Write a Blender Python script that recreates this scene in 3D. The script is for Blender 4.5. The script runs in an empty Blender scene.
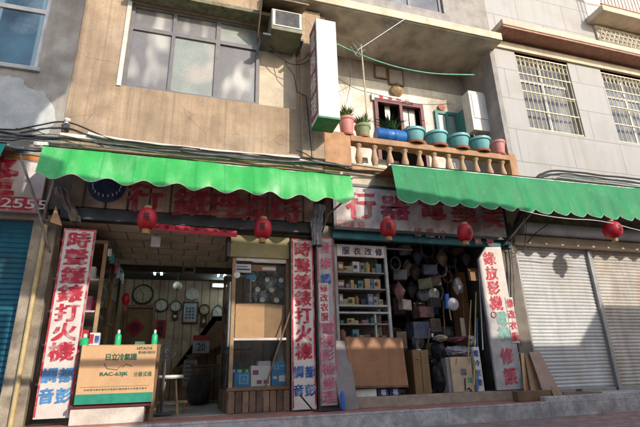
import bpy, bmesh, math, random
from mathutils import Vector, Matrix, noise
S = bpy.context.scene
COL = S.collection
rnd = random.Random(7)
# ------------------------------------------------------------------ camera
PITCH, YAW, ROLL, FPX = math.radians(19.4), math.radians(17.35), math.radians(-1.7), 453.0
CAM = Vector((0, -7, .55))
FW = Vector((math.sin(YAW)*math.cos(PITCH), math.cos(YAW)*math.cos(PITCH), math.sin(PITCH)))
_r = Vector((math.cos(YAW), -math.sin(YAW), 0)); _u = _r.cross(FW)
RT = math.cos(ROLL)*_r + math.sin(ROLL)*_u
UP = -math.sin(ROLL)*_r + math.cos(ROLL)*_u
cam = bpy.data.cameras.new('camera'); camo = bpy.data.objects.new('camera', cam); COL.objects.link(camo)
cam.sensor_width = 36; cam.lens = FPX/640*36; cam.clip_start = .05; cam.clip_end = 500
camo.matrix_world = Matrix(((RT.x, UP.x, -FW.x, CAM.x), (RT.y, UP.y, -FW.y, CAM.y), (RT.z, UP.z, -FW.z, CAM.z), (0, 0, 0, 1)))
S.camera = camo
# ------------------------------------------------------------------ light
SUN = Vector((.400, -.805, .428)).normalized()          # towards the sun
EL = math.asin(SUN.z)
w = bpy.data.worlds.new('World'); S.world = w; w.use_nodes = True
nt = w.node_tree; sky = nt.nodes.new('ShaderNodeTexSky'); sky.sky_type = 'NISHITA'; sky.sun_disc = False
sky.sun_elevation = EL; sky.sun_rotation = math.atan2(SUN.x, SUN.y); sky.dust_density = 1.5
nt.links.new(sky.outputs[0], nt.nodes['Background'].inputs[0]); nt.nodes['Background'].inputs[1].default_value = .15
sl = bpy.data.lights.new('sun', 'SUN'); sl.energy = 2.05; sl.angle = math.radians(.4); sl.color = (1, .92, .81)
so = bpy.data.objects.new('sun', sl); COL.objects.link(so); so.rotation_euler = SUN.to_track_quat('Z', 'Y').to_euler(); so.location = (5, -20, 20)
S.view_settings.view_transform = 'Standard'; S.view_settings.look = 'None'; S.view_settings.gamma = 1
S.view_settings.use_curve_mapping = False; S.view_settings.exposure = 1.02
S.cycles.max_bounces = 8

def at(px, py, Y=None, X=None, Z=None):
    """the point seen at a photograph pixel on a given facade depth, side plane or level"""
    d = FW*FPX + RT*(px-320) - UP*(py-213.5)
    t = (Y-CAM.y)/d.y if Y is not None else ((X-CAM.x)/d.x if X is not None else (Z-CAM.z)/d.z)
    return CAM + d*t

# ------------------------------------------------------------------ glyphs
TOK = {}
def _glyphs(chars):
    objs = []
    for ch, off in chars:
        c = bpy.data.curves.new('glyph', 'FONT'); c.body = ch; c.resolution_u = 2
        o = bpy.data.objects.new('glyph', c); COL.objects.link(o); objs.append((ch, o))
    bpy.context.view_layer.update(); dg = bpy.context.evaluated_depsgraph_get()
    for ch, o in objs:
        me = bpy.data.meshes.new_from_object(o.evaluated_get(dg), depsgraph=dg)
        vs = [(v.co.x, v.co.y) for v in me.vertices]; fs = [tuple(p.vertices) for p in me.polygons]
        if len(ch) > 1 or ord(ch) < 256:
            x0 = min(v[0] for v in vs); x1 = max(v[0] for v in vs); y0 = min(v[1] for v in vs); y1 = max(v[1] for v in vs)
        else: x0, x1, y0, y1 = 0, 1, -.1, .88
        TOK[ch] = ([((x-x0)/(x1-x0), (y-y0)/(y1-y0)) for x, y in vs], fs)
        bpy.data.meshes.remove(me)
    for ch, o in objs:
        c = o.data; bpy.data.objects.remove(o); bpy.data.curves.remove(c)
WORDS = ['RAC-63JK', 'HITACHI', '2555', '20', '12']
_glyphs([(c, .022) for c in sorted(set('時聲鐘錶打火機都彭調音錄放影機電視修護改衣服行理器華美隆福日立冷氣分離式室內壹春招財進寶號恭喜發'))] + [(x, .012) for x in WORDS])

# ------------------------------------------------------------------ materials
MATS = {}
def mat(name, col, rough=.7, var=.15, scale=6, bump=0, bscale=40, streak=0, stain=None, stain_amt=0, metal=0, spec=.4, dirt_scale=1.3, grain=.13):
    if name in MATS: return MATS[name]
    m = bpy.data.materials.new(name); m.use_nodes = True; n = m.node_tree; N = n.nodes.new; L = n.links.new
    b = n.nodes['Principled BSDF']; b.inputs['Roughness'].default_value = rough; b.inputs['Metallic'].default_value = metal
    b.inputs['Specular IOR Level'].default_value = spec
    tc = N('ShaderNodeTexCoord'); vec = tc.outputs['Object']
    def mix(fac, a, bb, blend='MIX'):
        x = N('ShaderNodeMix'); x.data_type = 'RGBA'; x.blend_type = blend
        for i, v in ((0, fac), (6, a), (7, bb)):
            if hasattr(v, 'links'): L(v, x.inputs[i])
            else: x.inputs[i].default_value = v if i == 0 else (*v[:3], 1)
        return x.outputs[2]
    def ramp(src, lo, hi):
        r = N('ShaderNodeMapRange'); L(src, r.inputs[0]); r.inputs[1].default_value = lo; r.inputs[2].default_value = hi; return r.outputs[0]
    def nz(sc, det=5, v=None, stretch=None):
        t = N('ShaderNodeTexNoise'); t.inputs['Scale'].default_value = sc; t.inputs['Detail'].default_value = det
        src = v or vec
        if stretch:
            mp = N('ShaderNodeMapping'); mp.inputs['Scale'].default_value = stretch; L(src, mp.inputs[0]); src = mp.outputs[0]
        L(src, t.inputs['Vector']); return t.outputs[0]
    lo = tuple(c*(1-var*1.6) for c in col); hi = tuple(min(1, c*(1+var)) for c in col)
    c = mix(ramp(nz(scale), .3, .7), lo, hi)
    if streak:
        f = N('ShaderNodeMath'); f.operation = 'MULTIPLY'; L(ramp(nz(1, 4, stretch=(7, 7, .6)), .5, .75), f.inputs[0]); f.inputs[1].default_value = streak
        c = mix(f.outputs[0], c, tuple(x*.45 for x in col))
    if stain:
        f = N('ShaderNodeMath'); f.operation = 'MULTIPLY'; L(ramp(nz(dirt_scale, 8), .5, .66), f.inputs[0]); f.inputs[1].default_value = stain_amt
        c = mix(f.outputs[0], c, stain)
    g1 = N('ShaderNodeMapRange'); L(nz(max(45, scale*14), 3), g1.inputs[0]); g1.inputs[1].default_value = .3; g1.inputs[2].default_value = .7; g1.inputs[3].default_value = 1-grain; g1.inputs[4].default_value = 1+grain*.8
    gm_ = N('ShaderNodeMix'); gm_.data_type = 'RGBA'; gm_.blend_type = 'MULTIPLY'; gm_.inputs[0].default_value = 1; L(c, gm_.inputs[6]); L(g1.outputs[0], gm_.inputs[7]); c = gm_.outputs[2]
    L(c, b.inputs['Base Color'])
    if bump:
        bp = N('ShaderNodeBump'); bp.inputs['Strength'].default_value = bump; bp.inputs['Distance'].default_value = .02
        L(nz(bscale, 6), bp.inputs['Height']); L(bp.outputs[0], b.inputs['Normal'])
    MATS[name] = m; m['_c'] = 1
    return m
def extra(m): return m.node_tree, m.node_tree.nodes['Principled BSDF']
def tint(m, tex_fn, amount, dark):
    """mix a texture mask over a material's base colour"""
    n, b = extra(m); N = n.nodes.new; L = n.links.new
    old = b.inputs['Base Color'].links[0].from_socket
    x = N('ShaderNodeMix'); x.data_type = 'RGBA'; L(old, x.inputs[6]); x.inputs[7].default_value = (*dark, 1)
    f = N('ShaderNodeMath'); f.operation = 'MULTIPLY'; f.inputs[1].default_value = amount
    L(tex_fn(n), f.inputs[0]); L(f.outputs[0], x.inputs[0]); L(x.outputs[2], b.inputs['Base Color'])
def brick_mask(bw, bh, mortar, off=.5, swap='XZ', shift=(0, 0, 0), smooth=.1):
    def fn(n):
        N = n.nodes.new; L = n.links.new
        tc = N('ShaderNodeTexCoord'); sp = N('ShaderNodeSeparateXYZ'); cb = N('ShaderNodeCombineXYZ'); mp = N('ShaderNodeMapping'); mp.inputs['Location'].default_value = shift
        L(tc.outputs['Object'], mp.inputs[0]); L(mp.outputs[0], sp.inputs[0]); L(sp.outputs[swap[0]], cb.inputs[0]); L(sp.outputs[swap[1]], cb.inputs[1])
        t = N('ShaderNodeTexBrick'); t.inputs['Scale'].default_value = 1; t.inputs['Brick Width'].default_value = bw; t.inputs['Row Height'].default_value = bh
        t.inputs['Mortar Size'].default_value = mortar; t.inputs['Mortar Smooth'].default_value = smooth; t.offset = off
        L(cb.outputs[0], t.inputs[0]); return t.outputs['Fac']
    return fn
def crack_mask(scale, width):
    def fn(n):
        N = n.nodes.new; L = n.links.new
        tc = N('ShaderNodeTexCoord'); no = N('ShaderNodeTexNoise'); no.inputs['Scale'].default_value = 3; ad = N('ShaderNodeMix'); ad.data_type = 'VECTOR'; ad.inputs[0].default_value = .25
        L(tc.outputs['Object'], no.inputs['Vector']); L(tc.outputs['Object'], ad.inputs[4]); L(no.outputs['Color'], ad.inputs[5])
        v = N('ShaderNodeTexVoronoi'); v.feature = 'DISTANCE_TO_EDGE'; v.inputs['Scale'].default_value = scale; L(ad.outputs[1], v.inputs['Vector'])
        r = N('ShaderNodeMapRange'); r.inputs[1].default_value = width; r.inputs[2].default_value = 0; L(v.outputs['Distance'], r.inputs[0])
        n2 = N('ShaderNodeTexNoise'); n2.inputs['Scale'].default_value = .8; L(tc.outputs['Object'], n2.inputs['Vector'])
        r2 = N('ShaderNodeMapRange'); r2.inputs[1].default_value = .5; r2.inputs[2].default_value = .6; L(n2.outputs[0], r2.inputs[0])
        m = N('ShaderNodeMath'); m.operation = 'MULTIPLY'; L(r.outputs[0], m.inputs[0]); L(r2.outputs[0], m.inputs[1]); return m.outputs[0]
    return fn
def wave_mask(scale, axis='X', lo=.7, hi=.95, dist=0, ):
    def fn(n):
        N = n.nodes.new; L = n.links.new
        tc = N('ShaderNodeTexCoord'); t = N('ShaderNodeTexWave'); t.bands_direction = axis; t.inputs['Scale'].default_value = scale; t.inputs['Distortion'].default_value = dist
        L(tc.outputs['Object'], t.inputs['Vector']); r = N('ShaderNodeMapRange'); r.inputs[1].default_value = lo; r.inputs[2].default_value = hi
        L(t.outputs['Fac'], r.inputs[0]); return r.outputs[0]
    return fn
def noise_mask(scale, lo, hi, stretch=(1, 1, 1), det=6):
    def fn(n):
        N = n.nodes.new; L = n.links.new
        tc = N('ShaderNodeTexCoord'); mp = N('ShaderNodeMapping'); mp.inputs['Scale'].default_value = stretch; t = N('ShaderNodeTexNoise'); t.inputs['Scale'].default_value = scale; t.inputs['Detail'].default_value = det
        L(tc.outputs['Object'], mp.inputs[0]); L(mp.outputs[0], t.inputs['Vector']); r = N('ShaderNodeMapRange'); r.inputs[1].default_value = lo; r.inputs[2].default_value = hi
        L(t.outputs[0], r.inputs[0]); return r.outputs[0]
    return fn
def glass_mat(name, col=(.9, .95, .95), refl=.12, rough=.02):
    m = bpy.data.materials.new(name); m.use_nodes = True; n = m.node_tree; N = n.nodes.new; L = n.links.new
    n.nodes.remove(n.nodes['Principled BSDF']); out = n.nodes['Material Output']
    t = N('ShaderNodeBsdfTransparent'); t.inputs[0].default_value = (*col, 1); g = N('ShaderNodeBsdfGlossy'); g.inputs['Roughness'].default_value = rough
    fr = N('ShaderNodeLayerWeight'); fr.inputs[0].default_value = .25; mr = N('ShaderNodeMapRange'); mr.inputs[3].default_value = refl*.5; mr.inputs[4].default_value = min(1, refl*4)
    L(fr.outputs['Fresnel'], mr.inputs[0]); mx = N('ShaderNodeMixShader'); L(mr.outputs[0], mx.inputs[0]); L(t.outputs[0], mx.inputs[1]); L(g.outputs[0], mx.inputs[2]); L(mx.outputs[0], out.inputs[0])
    MATS[name] = m; return m
def emit_mat(name, col, st):
    m = bpy.data.materials.new(name); m.use_nodes = True; b = m.node_tree.nodes['Principled BSDF']
    b.inputs['Base Color'].default_value = (*col, 1); b.inputs['Emission Color'].default_value = (*col, 1); b.inputs['Emission Strength'].default_value = st; return m

# walls
stucco = mat('tan_stucco', (.425, .305, .2), .9, .24, 2.2, .5, 60, .5, (.27, .2, .14), .5, dirt_scale=1.1); tint(stucco, crack_mask(.9, .008), .5, (.12, .08, .05)); tint(stucco, noise_mask(1.2, .55, .72, (1, 1, .5)), .4, (.58, .48, .37)); tint(stucco, noise_mask(1, .56, .74, (5, 5, .5)), .5, (.2, .15, .11)); tint(stucco, noise_mask(5, .55, .7), .35, (.22, .16, .11)); tint(stucco, noise_mask(1, .53, .68, (16, 16, .3)), .4, (.17, .13, .095)); tint(stucco, noise_mask(14, .57, .7), .35, (.2, .15, .1))
greyw = mat('grey_render', (.4, .36, .31), .9, .2, 2.5, .4, 50, .4, (.15, .135, .12), .6)
patchm = mat('pale_patch', (.5, .5, .48), .85, .12, 5, .3, 40, 0, (.3, .3, .29), .5)
granite = mat('granite_panels', (.35, .34, .33), .6, .1, 60, .15, 90, .2, (.25, .23, .2), .5, grain=.28); tint(granite, brick_mask(1.45, .78, .014, .5, shift=(-.3, 0, .05), smooth=.4), .75, (.17, .145, .12)); tint(granite, noise_mask(1, .54, .75, (3.5, 3.5, .25)), .5, (.25, .19, .14)); tint(granite, noise_mask(60, .5, .64, det=2), .3, (.24, .23, .22)); tint(granite, noise_mask(.7, .52, .7), .35, (.3, .28, .25))
cream = mat('cream_plaster', (.6, .5, .37), .85, .12, 4, .25, 50, .3, (.35, .27, .19), .45)
greysh = mat('grey_shelf_paint', (.4, .39, .37), .6, .2, 6, 0, 0, .3)
whitew = mat('old_white_paint', (.7, .66, .58), .85, .12, 3, .25, 40, .4, (.36, .29, .22), .7, dirt_scale=1.6)
greyup = mat('grey_plaster', (.33, .31, .29), .9, .15, 4, .25, 40, .3, (.18, .16, .14), .5)
soffit = mat('stained_concrete', (.52, .46, .37), .9, .2, 3, .3, 40, 0, (.14, .12, .1), .6)
terrac = mat('terracotta_paint', (.45, .25, .135), .8, .15, 6, .3, 50, .3, (.3, .19, .12), .4)
redtile = mat('red_brown_tile', (.33, .15, .1), .6, .2, 12, .1, 60, .2)
conc = mat('kerb_concrete', (.6, .56, .53), .9, .2, 12, .5, 90, .15, (.16, .155, .15), .55, dirt_scale=2.2); tint(conc, noise_mask(90, .52, .62, det=2), .6, (.14, .14, .14)); tint(conc, noise_mask(70, .6, .68, det=2), .5, (.7, .69, .67)); tint(conc, brick_mask(1.9, 3, .006, 0), .4, (.12, .11, .1)); tint(conc, noise_mask(1.3, .5, .66, (1, 1, 3)), .45, (.26, .23, .21)); tint(conc, crack_mask(1.1, .006), .5, (.15, .14, .13))
conc2 = mat('warm_concrete', (.36, .28, .21), .9, .2, 7, .4, 70, .15, (.2, .15, .11), .5)
pave = mat('red_paving', (.46, .25, .2), .85, .3, 5, .4, 60, 0, (.24, .21, .2), .7, dirt_scale=1.1); tint(pave, brick_mask(.24, .12, .012, .5, 'XY'), .5, (.09, .075, .065)); tint(pave, noise_mask(.8, .48, .66, (.4, 1.6, 1)), .6, (.34, .28, .25))
tread = mat('red_floor_tile', (.5, .2, .15), .55, .2, 8, .15, 60, 0, (.2, .12, .1), .5); tint(tread, brick_mask(.3, .3, .012, 0, 'XY'), .6, (.3, .24, .2))
floorm = mat('shop_floor', (.34, .32, .27), .35, .2, 3, .1, 50, 0, (.14, .12, .1), .5); tint(floorm, brick_mask(.4, .4, .008, 0, 'XY'), .5, (.1, .09, .07))
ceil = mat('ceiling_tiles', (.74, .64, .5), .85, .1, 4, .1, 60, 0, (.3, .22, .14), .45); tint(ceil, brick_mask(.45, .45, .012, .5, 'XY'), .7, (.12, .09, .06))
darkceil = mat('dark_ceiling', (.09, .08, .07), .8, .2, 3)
panelw = mat('wood_panelling', (.46, .33, .21), .6, .2, 4, .1, 30, .4); tint(panelw, wave_mask(1.6, 'X', .93, .99), .7, (.05, .035, .025))
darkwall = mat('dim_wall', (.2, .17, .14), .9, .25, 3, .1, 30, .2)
# things
awn_a = mat('light_green_vinyl', (.042, .4, .08), .32, .12, 3, 0, 0, .1, (.1, .47, .15), .5, spec=.5, dirt_scale=1.7); tint(awn_a, noise_mask(1, .54, .75, (6, 6, .4), 3), .4, (.3, .56, .3)); tint(awn_a, wave_mask(.76, 'X', .985, .999), .5, (.03, .25, .05)); tint(awn_a, noise_mask(2.2, .6, .75, (3, 3, 1)), .3, (.12, .26, .08))  # pale vertical streaks: fading and sun glare painted into the vinyl colour
awn_b = mat('sea_green_vinyl', (.016, .235, .08), .55, .14, 2, 0, 0, .35, (.03, .26, .1), .5, spec=.2); tint(awn_b, wave_mask(.55, 'X', .985, .999), .45, (.012, .14, .05)); tint(awn_b, noise_mask(2, .56, .75, (5, 5, .6)), .45, (.04, .13, .06)); tint(awn_b, noise_mask(6, .6, .7), .3, (.1, .28, .15))
awn_c = mat('teal_vinyl', (.012, .27, .2), .45, .1, 3)
lining = mat('brown_lining', (.28, .13, .055), .9, .15, 4)
steel = mat('old_steel', (.36, .35, .34), .5, .25, 10, .1, 60, 0, (.2, .12, .07), .5, metal=.5)
darksteel = mat('dark_painted_steel', (.05, .055, .06), .5, .2, 8)
alu = mat('aluminium', (.3, .3, .3), .4, .1, 8, metal=.6)
black = mat('black_rubber', (.018, .018, .02), .6, .3, 8)
cablegrey = mat('grey_cable', (.12, .12, .125), .6, .3, 8)
cablewhite = mat('white_pipe', (.7, .67, .6), .5, .12, 5, 0, 0, .2)
tealsh = mat('teal_shutter', (.02, .15, .215), .5, .2, 3, .1, 30, .5, (.03, .08, .1), .6)
shut = mat('cream_shutter', (.52, .52, .51), .55, .08, 3, .05, 40, .3, (.4, .33, .25), .4)
shutr = mat('rusted_shutter', (.5, .46, .41), .6, .12, 3, .05, 40, .5, (.33, .19, .1), .75, dirt_scale=1.0)
tubeblue = mat('pale_blue_housing', (.8, .86, .92), .5, .12, 3, 0, 0, .3, (.62, .64, .66), .4)
signwhite = mat('sign_board_white', (.66, .59, .53), .6, .1, 5, 0, 0, .3, (.38, .3, .26), .5, dirt_scale=2)
signold = mat('sign_board_worn', (.46, .43, .42), .7, .15, 5, .1, 40, .55, (.2, .17, .16), .7, dirt_scale=2)
signfas = mat('sign_fascia_worn', (.66, .58, .55), .7, .2, 5, .1, 40, .6, (.16, .14, .13), .75, dirt_scale=1.6)
planks = mat('weathered_planks', (.56, .43, .31), .85, .22, 4, .3, 40, .75, (.1, .07, .05), .7, dirt_scale=1.5); tint(planks, wave_mask(1.05, 'X', .95, .99), .9, (.03, .02, .015)); tint(planks, noise_mask(1, .52, .7, (8, 8, .8)), .6, (.4, .31, .2))
red = mat('sign_red', (.46, .022, .045), .6, .2, 8, 0, 0, 0, (.6, .42, .38), .7, dirt_scale=9)
redfade = mat('faded_red', (.5, .075, .11), .75, .35, 9, 0, 0, .3, (.42, .32, .26), .75, dirt_scale=5)
pink = mat('faded_pink', (.5, .13, .17), .75, .3, 9, 0, 0, 0, (.46, .4, .38), .8, dirt_scale=6)
bluet = mat('sign_blue', (.03, .1, .3), .6, .2, 9, 0, 0, 0, (.5, .5, .52), .6, dirt_scale=9)
greenfade = mat('faded_green', (.22, .4, .33), .7, .25, 9)
navy = mat('navy_ink', (.03, .035, .12), .6, .2, 9)
whitet = mat('white_lettering', (.75, .72, .68), .6, .1, 9)
stripred = mat('red_banner', (.55, .035, .06), .6, .12, 6)
card = mat('cardboard', (.62, .37, .19), .85, .08, 5, .1, 60, 0, (.38, .22, .11), .4)
card2 = mat('brown_cardboard', (.33, .2, .11), .85, .12, 5, .1, 60)
cardgreen = mat('carton_green', (.02, .25, .16), .7, .15, 9)
darkgreen = mat('carton_ink', (.015, .12, .08), .7, .25, 9)
wood = mat('old_wood', (.2, .11, .055), .65, .25, 4, .15, 40, .5)
woodlt = mat('pale_wood', (.38, .25, .13), .65, .2, 4, .1, 40, .3)
plyw = mat('orange_plywood', (.33, .155, .07), .6, .14, 3, .08, 50, .3, (.2, .09, .04), .4)
greyb = mat('grey_board', (.26, .23, .215), .75, .1, 4, .05)
doorw = mat('brown_door', (.24, .14, .06), .55, .15, 3, 0, 0, .3)
lantm = mat('red_lantern_cloth', (.42, .01, .018), .45, .15, 6)
lantcap = mat('lantern_gold', (.4, .22, .08), .5, .2, 9)
lantdark = mat('lantern_ink', (.12, .012, .014), .6, .2, 9)
glass = glass_mat('clear_glass', (.95, .96, .955), .1)
frost = mat('frosted_glass', (.27, .3, .27), .3, .12, 3, .15, 90, 0, (.44, .36, .31), .6, spec=.6, dirt_scale=1.5)
frost2 = mat('patterned_glass', (.13, .125, .13), .32, .1, 4, .2, 100, 0, None, 0, spec=.6); tint(frost2, noise_mask(2.2, .52, .75, (1.6, 1, .7), 1), .7, (.55, .53, .48))  # pale blurred blobs are bright reflections painted into the glass colour
def dots(n):
    N = n.nodes.new; L = n.links.new; tc = N('ShaderNodeTexCoord'); v = N('ShaderNodeTexVoronoi'); v.inputs['Scale'].default_value = 62; v.inputs['Randomness'].default_value = 0
    L(tc.outputs['Object'], v.inputs['Vector']); r = N('ShaderNodeMapRange'); r.inputs[1].default_value = .45; r.inputs[2].default_value = .3; L(v.outputs['Distance'], r.inputs[0]); return r.outputs[0]
tint(frost2, dots, .22, (.5, .47, .44))
dkglass = mat('blue_dark_glass', (.06, .14, .18), .12, .4, 1.5, 0, 0, .0, (.3, .42, .48), .6, spec=.8); tint(dkglass, noise_mask(1, .56, .64, (6, 6, .15), 1), .7, (.35, .5, .55))
dkglass2 = mat('dim_window_glass', (.1, .11, .13), .15, .3, 2, 0, 0, 0, (.34, .36, .38), .6, spec=.8, dirt_scale=1.6)
framew = mat('grey_window_frame', (.17, .16, .165), .5, .12, 6)
framel = mat('pale_window_frame', (.62, .6, .55), .5, .12, 6)
grillm = mat('cream_iron', (.6, .52, .36), .6, .15, 8, 0, 0, .3)
maroon = mat('maroon_frame', (.13, .025, .03), .55, .2, 6)
tealp = mat('teal_paint', (.05, .22, .2), .55, .2, 6)
pinkp = mat('pink_plastic', (.6, .24, .22), .5, .1, 6, 0, 0, .15)
greenp = mat('olive_pot', (.25, .3, .16), .6, .15, 6)
bluep = mat('light_blue_pot', (.16, .4, .42), .5, .1, 6, 0, 0, .2)
blueb = mat('blue_barrel', (.02, .13, .4), .4, .1, 6)
soil = mat('soil', (.06, .04, .025), .95, .3, 30)
terr = mat('clay_saucer', (.4, .13, .08), .7, .15, 8)
leaf = mat('leaf_green', (.12, .2, .045), .6, .35, 20)
leafd = mat('leaf_dark', (.03, .08, .02), .6, .35, 20)
offwhite = mat('off_white_plastic', (.68, .65, .6), .45, .08, 5, 0, 0, .2)
acgreen = mat('painted_green_case', (.2, .2, .13), .6, .2, 5, .1, 40, .4)
rope = mat('green_rope', (.15, .42, .3), .7, .15, 9)
towel = mat('white_cloth', (.72, .69, .64), .9, .08, 9)
gold = mat('aged_brass', (.38, .26, .1), .45, .2, 9)
face = mat('clock_face', (.6, .56, .46), .5, .08, 9)
faceold = mat('clock_face_old', (.45, .36, .2), .5, .12, 9)
grn = mat('bright_green_plastic', (.02, .45, .16), .35, .1, 6)
neon = emit_mat('lit_tube', (.7, .92, 1), 14)
bulb = emit_mat('lit_bulb', (1, .93, .75), 1.1)

# ------------------------------------------------------------------ mesh builder
ROOT = {}
class MB:
    def __init__(s): s.v = []; s.f = []
    def add(s, vs, fs):
        o = len(s.v); s.v += [tuple(v) for v in vs]; s.f += [tuple(i+o for i in f) for f in fs]; return s
    def box(s, x0, x1, y0, y1, z0, z1):
        return s.add([(x0,y0,z0),(x1,y0,z0),(x1,y1,z0),(x0,y1,z0),(x0,y0,z1),(x1,y0,z1),(x1,y1,z1),(x0,y1,z1)],
                     [(0,3,2,1),(4,5,6,7),(0,1,5,4),(1,2,6,5),(2,3,7,6),(3,0,4,7)])
    def obox(s, c, ux, uy, uz):
        c, ux, uy, uz = Vector(c), Vector(ux), Vector(uy), Vector(uz)
        vs = [c+a*ux+b*uy+d*uz for d in (-1,1) for a, b in ((-1,-1),(1,-1),(1,1),(-1,1))]
        return s.add(vs, [(0,3,2,1),(4,5,6,7),(0,1,5,4),(1,2,6,5),(2,3,7,6),(3,0,4,7)])
    def prism(s, pts, y0, y1):
        n = len(pts)
        vs = [(x,y0,z) for x, z in pts]+[(x,y1,z) for x, z in pts]
        return s.add(vs, [tuple(range(n)), tuple(range(2*n-1, n-1, -1))]+[(i,i+n,(i+1)%n+n,(i+1)%n) for i in range(n)])
    def slab4(s, q, t):
        """a panel with four corner points (order round) and a thickness vector"""
        q = [Vector(p) for p in q]; t = Vector(t); vs = q+[p+t for p in q]
        return s.add(vs, [(0,1,2,3),(7,6,5,4)]+[(i,i+4,(i+1)%4+4,(i+1)%4) for i in range(4)])
    def tube(s, pts, r, n=8, cap=True):
        pts = [Vector(p) for p in pts]; rings = []; o = len(s.v); up = Vector((.13, .21, 1)).normalized()
        for i, p in enumerate(pts):
            d = (pts[min(i+1, len(pts)-1)]-pts[max(i-1, 0)]).normalized()
            a = d.cross(up) if abs(d.dot(up)) < .95 else d.cross(Vector((1, 0, 0)))
            a.normalize(); b = d.cross(a); rr = r(i/(len(pts)-1)) if callable(r) else r
            s.v += [tuple(p+rr*(math.cos(t*2*math.pi/n)*a+math.sin(t*2*math.pi/n)*b)) for t in range(n)]
        m = len(pts)
        for i in range(m-1):
            for t in range(n): s.f.append((o+i*n+t, o+i*n+(t+1)%n, o+(i+1)*n+(t+1)%n, o+(i+1)*n+t))
        if cap: s.f.append(tuple(o+t for t in range(n-1, -1, -1))); s.f.append(tuple(o+(m-1)*n+t for t in range(n)))
        return s
    def lathe(s, prof, c=(0,0,0), n=20, axis='z', cap=True):
        o = len(s.v); c = Vector(c)
        for r, h in prof:
            for t in range(n):
                a = 2*math.pi*t/n
                p = (r*math.cos(a), r*math.sin(a), h) if axis == 'z' else ((r*math.cos(a), -h, r*math.sin(a)) if axis == 'y' else (h, r*math.cos(a), r*math.sin(a)))
                s.v.append(tuple(c+Vector(p)))
        m = len(prof)
        for i in range(m-1):
            for t in range(n): s.f.append((o+i*n+t, o+i*n+(t+1)%n, o+(i+1)*n+(t+1)%n, o+(i+1)*n+t))
        if cap: s.f.append(tuple(o+t for t in range(n-1, -1, -1))); s.f.append(tuple(o+(m-1)*n+t for t in range(n)))
        return s
    def wall(s, x0, x1, z0, z1, holes, y0, y1):
        xs = sorted({x0, x1, *[h[0] for h in holes], *[h[1] for h in holes]}); zs = sorted({z0, z1, *[h[2] for h in holes], *[h[3] for h in holes]})
        xs = [x for x in xs if x0 <= x <= x1]; zs = [z for z in zs if z0 <= z <= z1]
        def solid(i, j):
            if not (0 <= i < len(xs)-1 and 0 <= j < len(zs)-1): return False
            cx = (xs[i]+xs[i+1])/2; cz = (zs[j]+zs[j+1])/2
            return not any(h[0] < cx < h[1] and h[2] < cz < h[3] for h in holes)
        for i in range(len(xs)-1):
            for j in range(len(zs)-1):
                if not solid(i, j): continue
                a, b, c, d = xs[i], xs[i+1], zs[j], zs[j+1]
                s.add([(a,y0,c),(b,y0,c),(b,y0,d),(a,y0,d)], [(0,1,2,3)]); s.add([(a,y1,c),(b,y1,c),(b,y1,d),(a,y1,d)], [(3,2,1,0)])
                if not solid(i-1, j): s.add([(a,y0,c),(a,y1,c),(a,y1,d),(a,y0,d)], [(3,2,1,0)])
                if not solid(i+1, j): s.add([(b,y0,c),(b,y1,c),(b,y1,d),(b,y0,d)], [(0,1,2,3)])
                if not solid(i, j-1): s.add([(a,y0,c),(b,y0,c),(b,y1,c),(a,y1,c)], [(3,2,1,0)])
                if not solid(i, j+1): s.add([(a,y0,d),(b,y0,d),(b,y1,d),(a,y1,d)], [(0,1,2,3)])
        return s
    def sheet(s, fn, nu, nv):
        o = len(s.v); s.v += [tuple(fn(i/nu, j/nv)) for j in range(nv+1) for i in range(nu+1)]
        s.f += [(o+j*(nu+1)+i, o+j*(nu+1)+i+1, o+(j+1)*(nu+1)+i+1, o+(j+1)*(nu+1)+i) for j in range(nv) for i in range(nu)]; return s
    def blob(s, c, r, seed=0, amp=.25, n=12, freq=1.6):
        """a lumpy bag or bundle"""
        o = len(s.v); c = Vector(c); m = n; k = n*2
        for j in range(m+1):
            for i in range(k):
                th = math.pi*j/m; ph = 2*math.pi*i/k
                d = Vector((math.sin(th)*math.cos(ph), math.sin(th)*math.sin(ph), math.cos(th)))
                q = 1+amp*noise.noise(d*freq+Vector((seed*3.1, seed, 0)))+amp*.5*noise.noise(d*freq*3+Vector((seed*3.1, seed, 9)))
                s.v.append(tuple(c+Vector((d.x*r[0], d.y*r[1], d.z*r[2]))*q))
        s.f += [(o+j*k+i, o+(j+1)*k+i, o+(j+1)*k+(i+1) % k, o+j*k+(i+1) % k) for j in range(m) for i in range(k)]; return s
    def text(s, tok, o, ux, uz, wd, ht, shear=0.0, jit=0.0, seed=0, proj=None, bold=None):
        o, ux, uz = Vector(o), Vector(ux), Vector(uz); vs, fs = TOK[tok]; nn = ux.cross(uz)
        b = bold if bold is not None else (.027 if len(tok) == 1 and ord(tok) > 255 else .006)
        for k, (dx, dy) in enumerate(((-b,-b*.7),(b,b*.7),(-b,b*.7),(b,-b*.7),(0,0))):
            out = []
            for x, y in vs:
                x += dx; y += dy
                x2 = x+jit*(noise.noise(Vector((x*3+seed, y*3, k*.5)))+.5*noise.noise(Vector((x*9+seed, y*9, k)))); y2 = y+shear*(x-.5)+jit*(noise.noise(Vector((x*3, y*3+seed, 5+k*.5)))+.5*noise.noise(Vector((x*9, y*9+seed, k+7))))
                p = o+ux*(x2*wd)+uz*(y2*ht); p = proj(p) if proj else p
                out.append(p+nn*(.0003*k))
            s.add(out, fs)
        return s
    def column(s, toks, xc, ztop, zbot, size, y, shear=.06, jit=.03, wide=1.0, dxdz=0):
        """characters stacked down a sign that faces the street"""
        n = len(toks); st = (ztop-zbot)/n
        for i, t in enumerate(toks):
            zc = ztop-(i+.5)*st; hh = min(size, st*.96); ww = size*wide
            s.text(t, (xc-ww/2+dxdz*zc, y, zc-hh/2), (1,0,0), (0,0,1), ww, hh, shear, jit*1.8, i+xc, None, .034 if size > .15 else .022)
        return s
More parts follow.
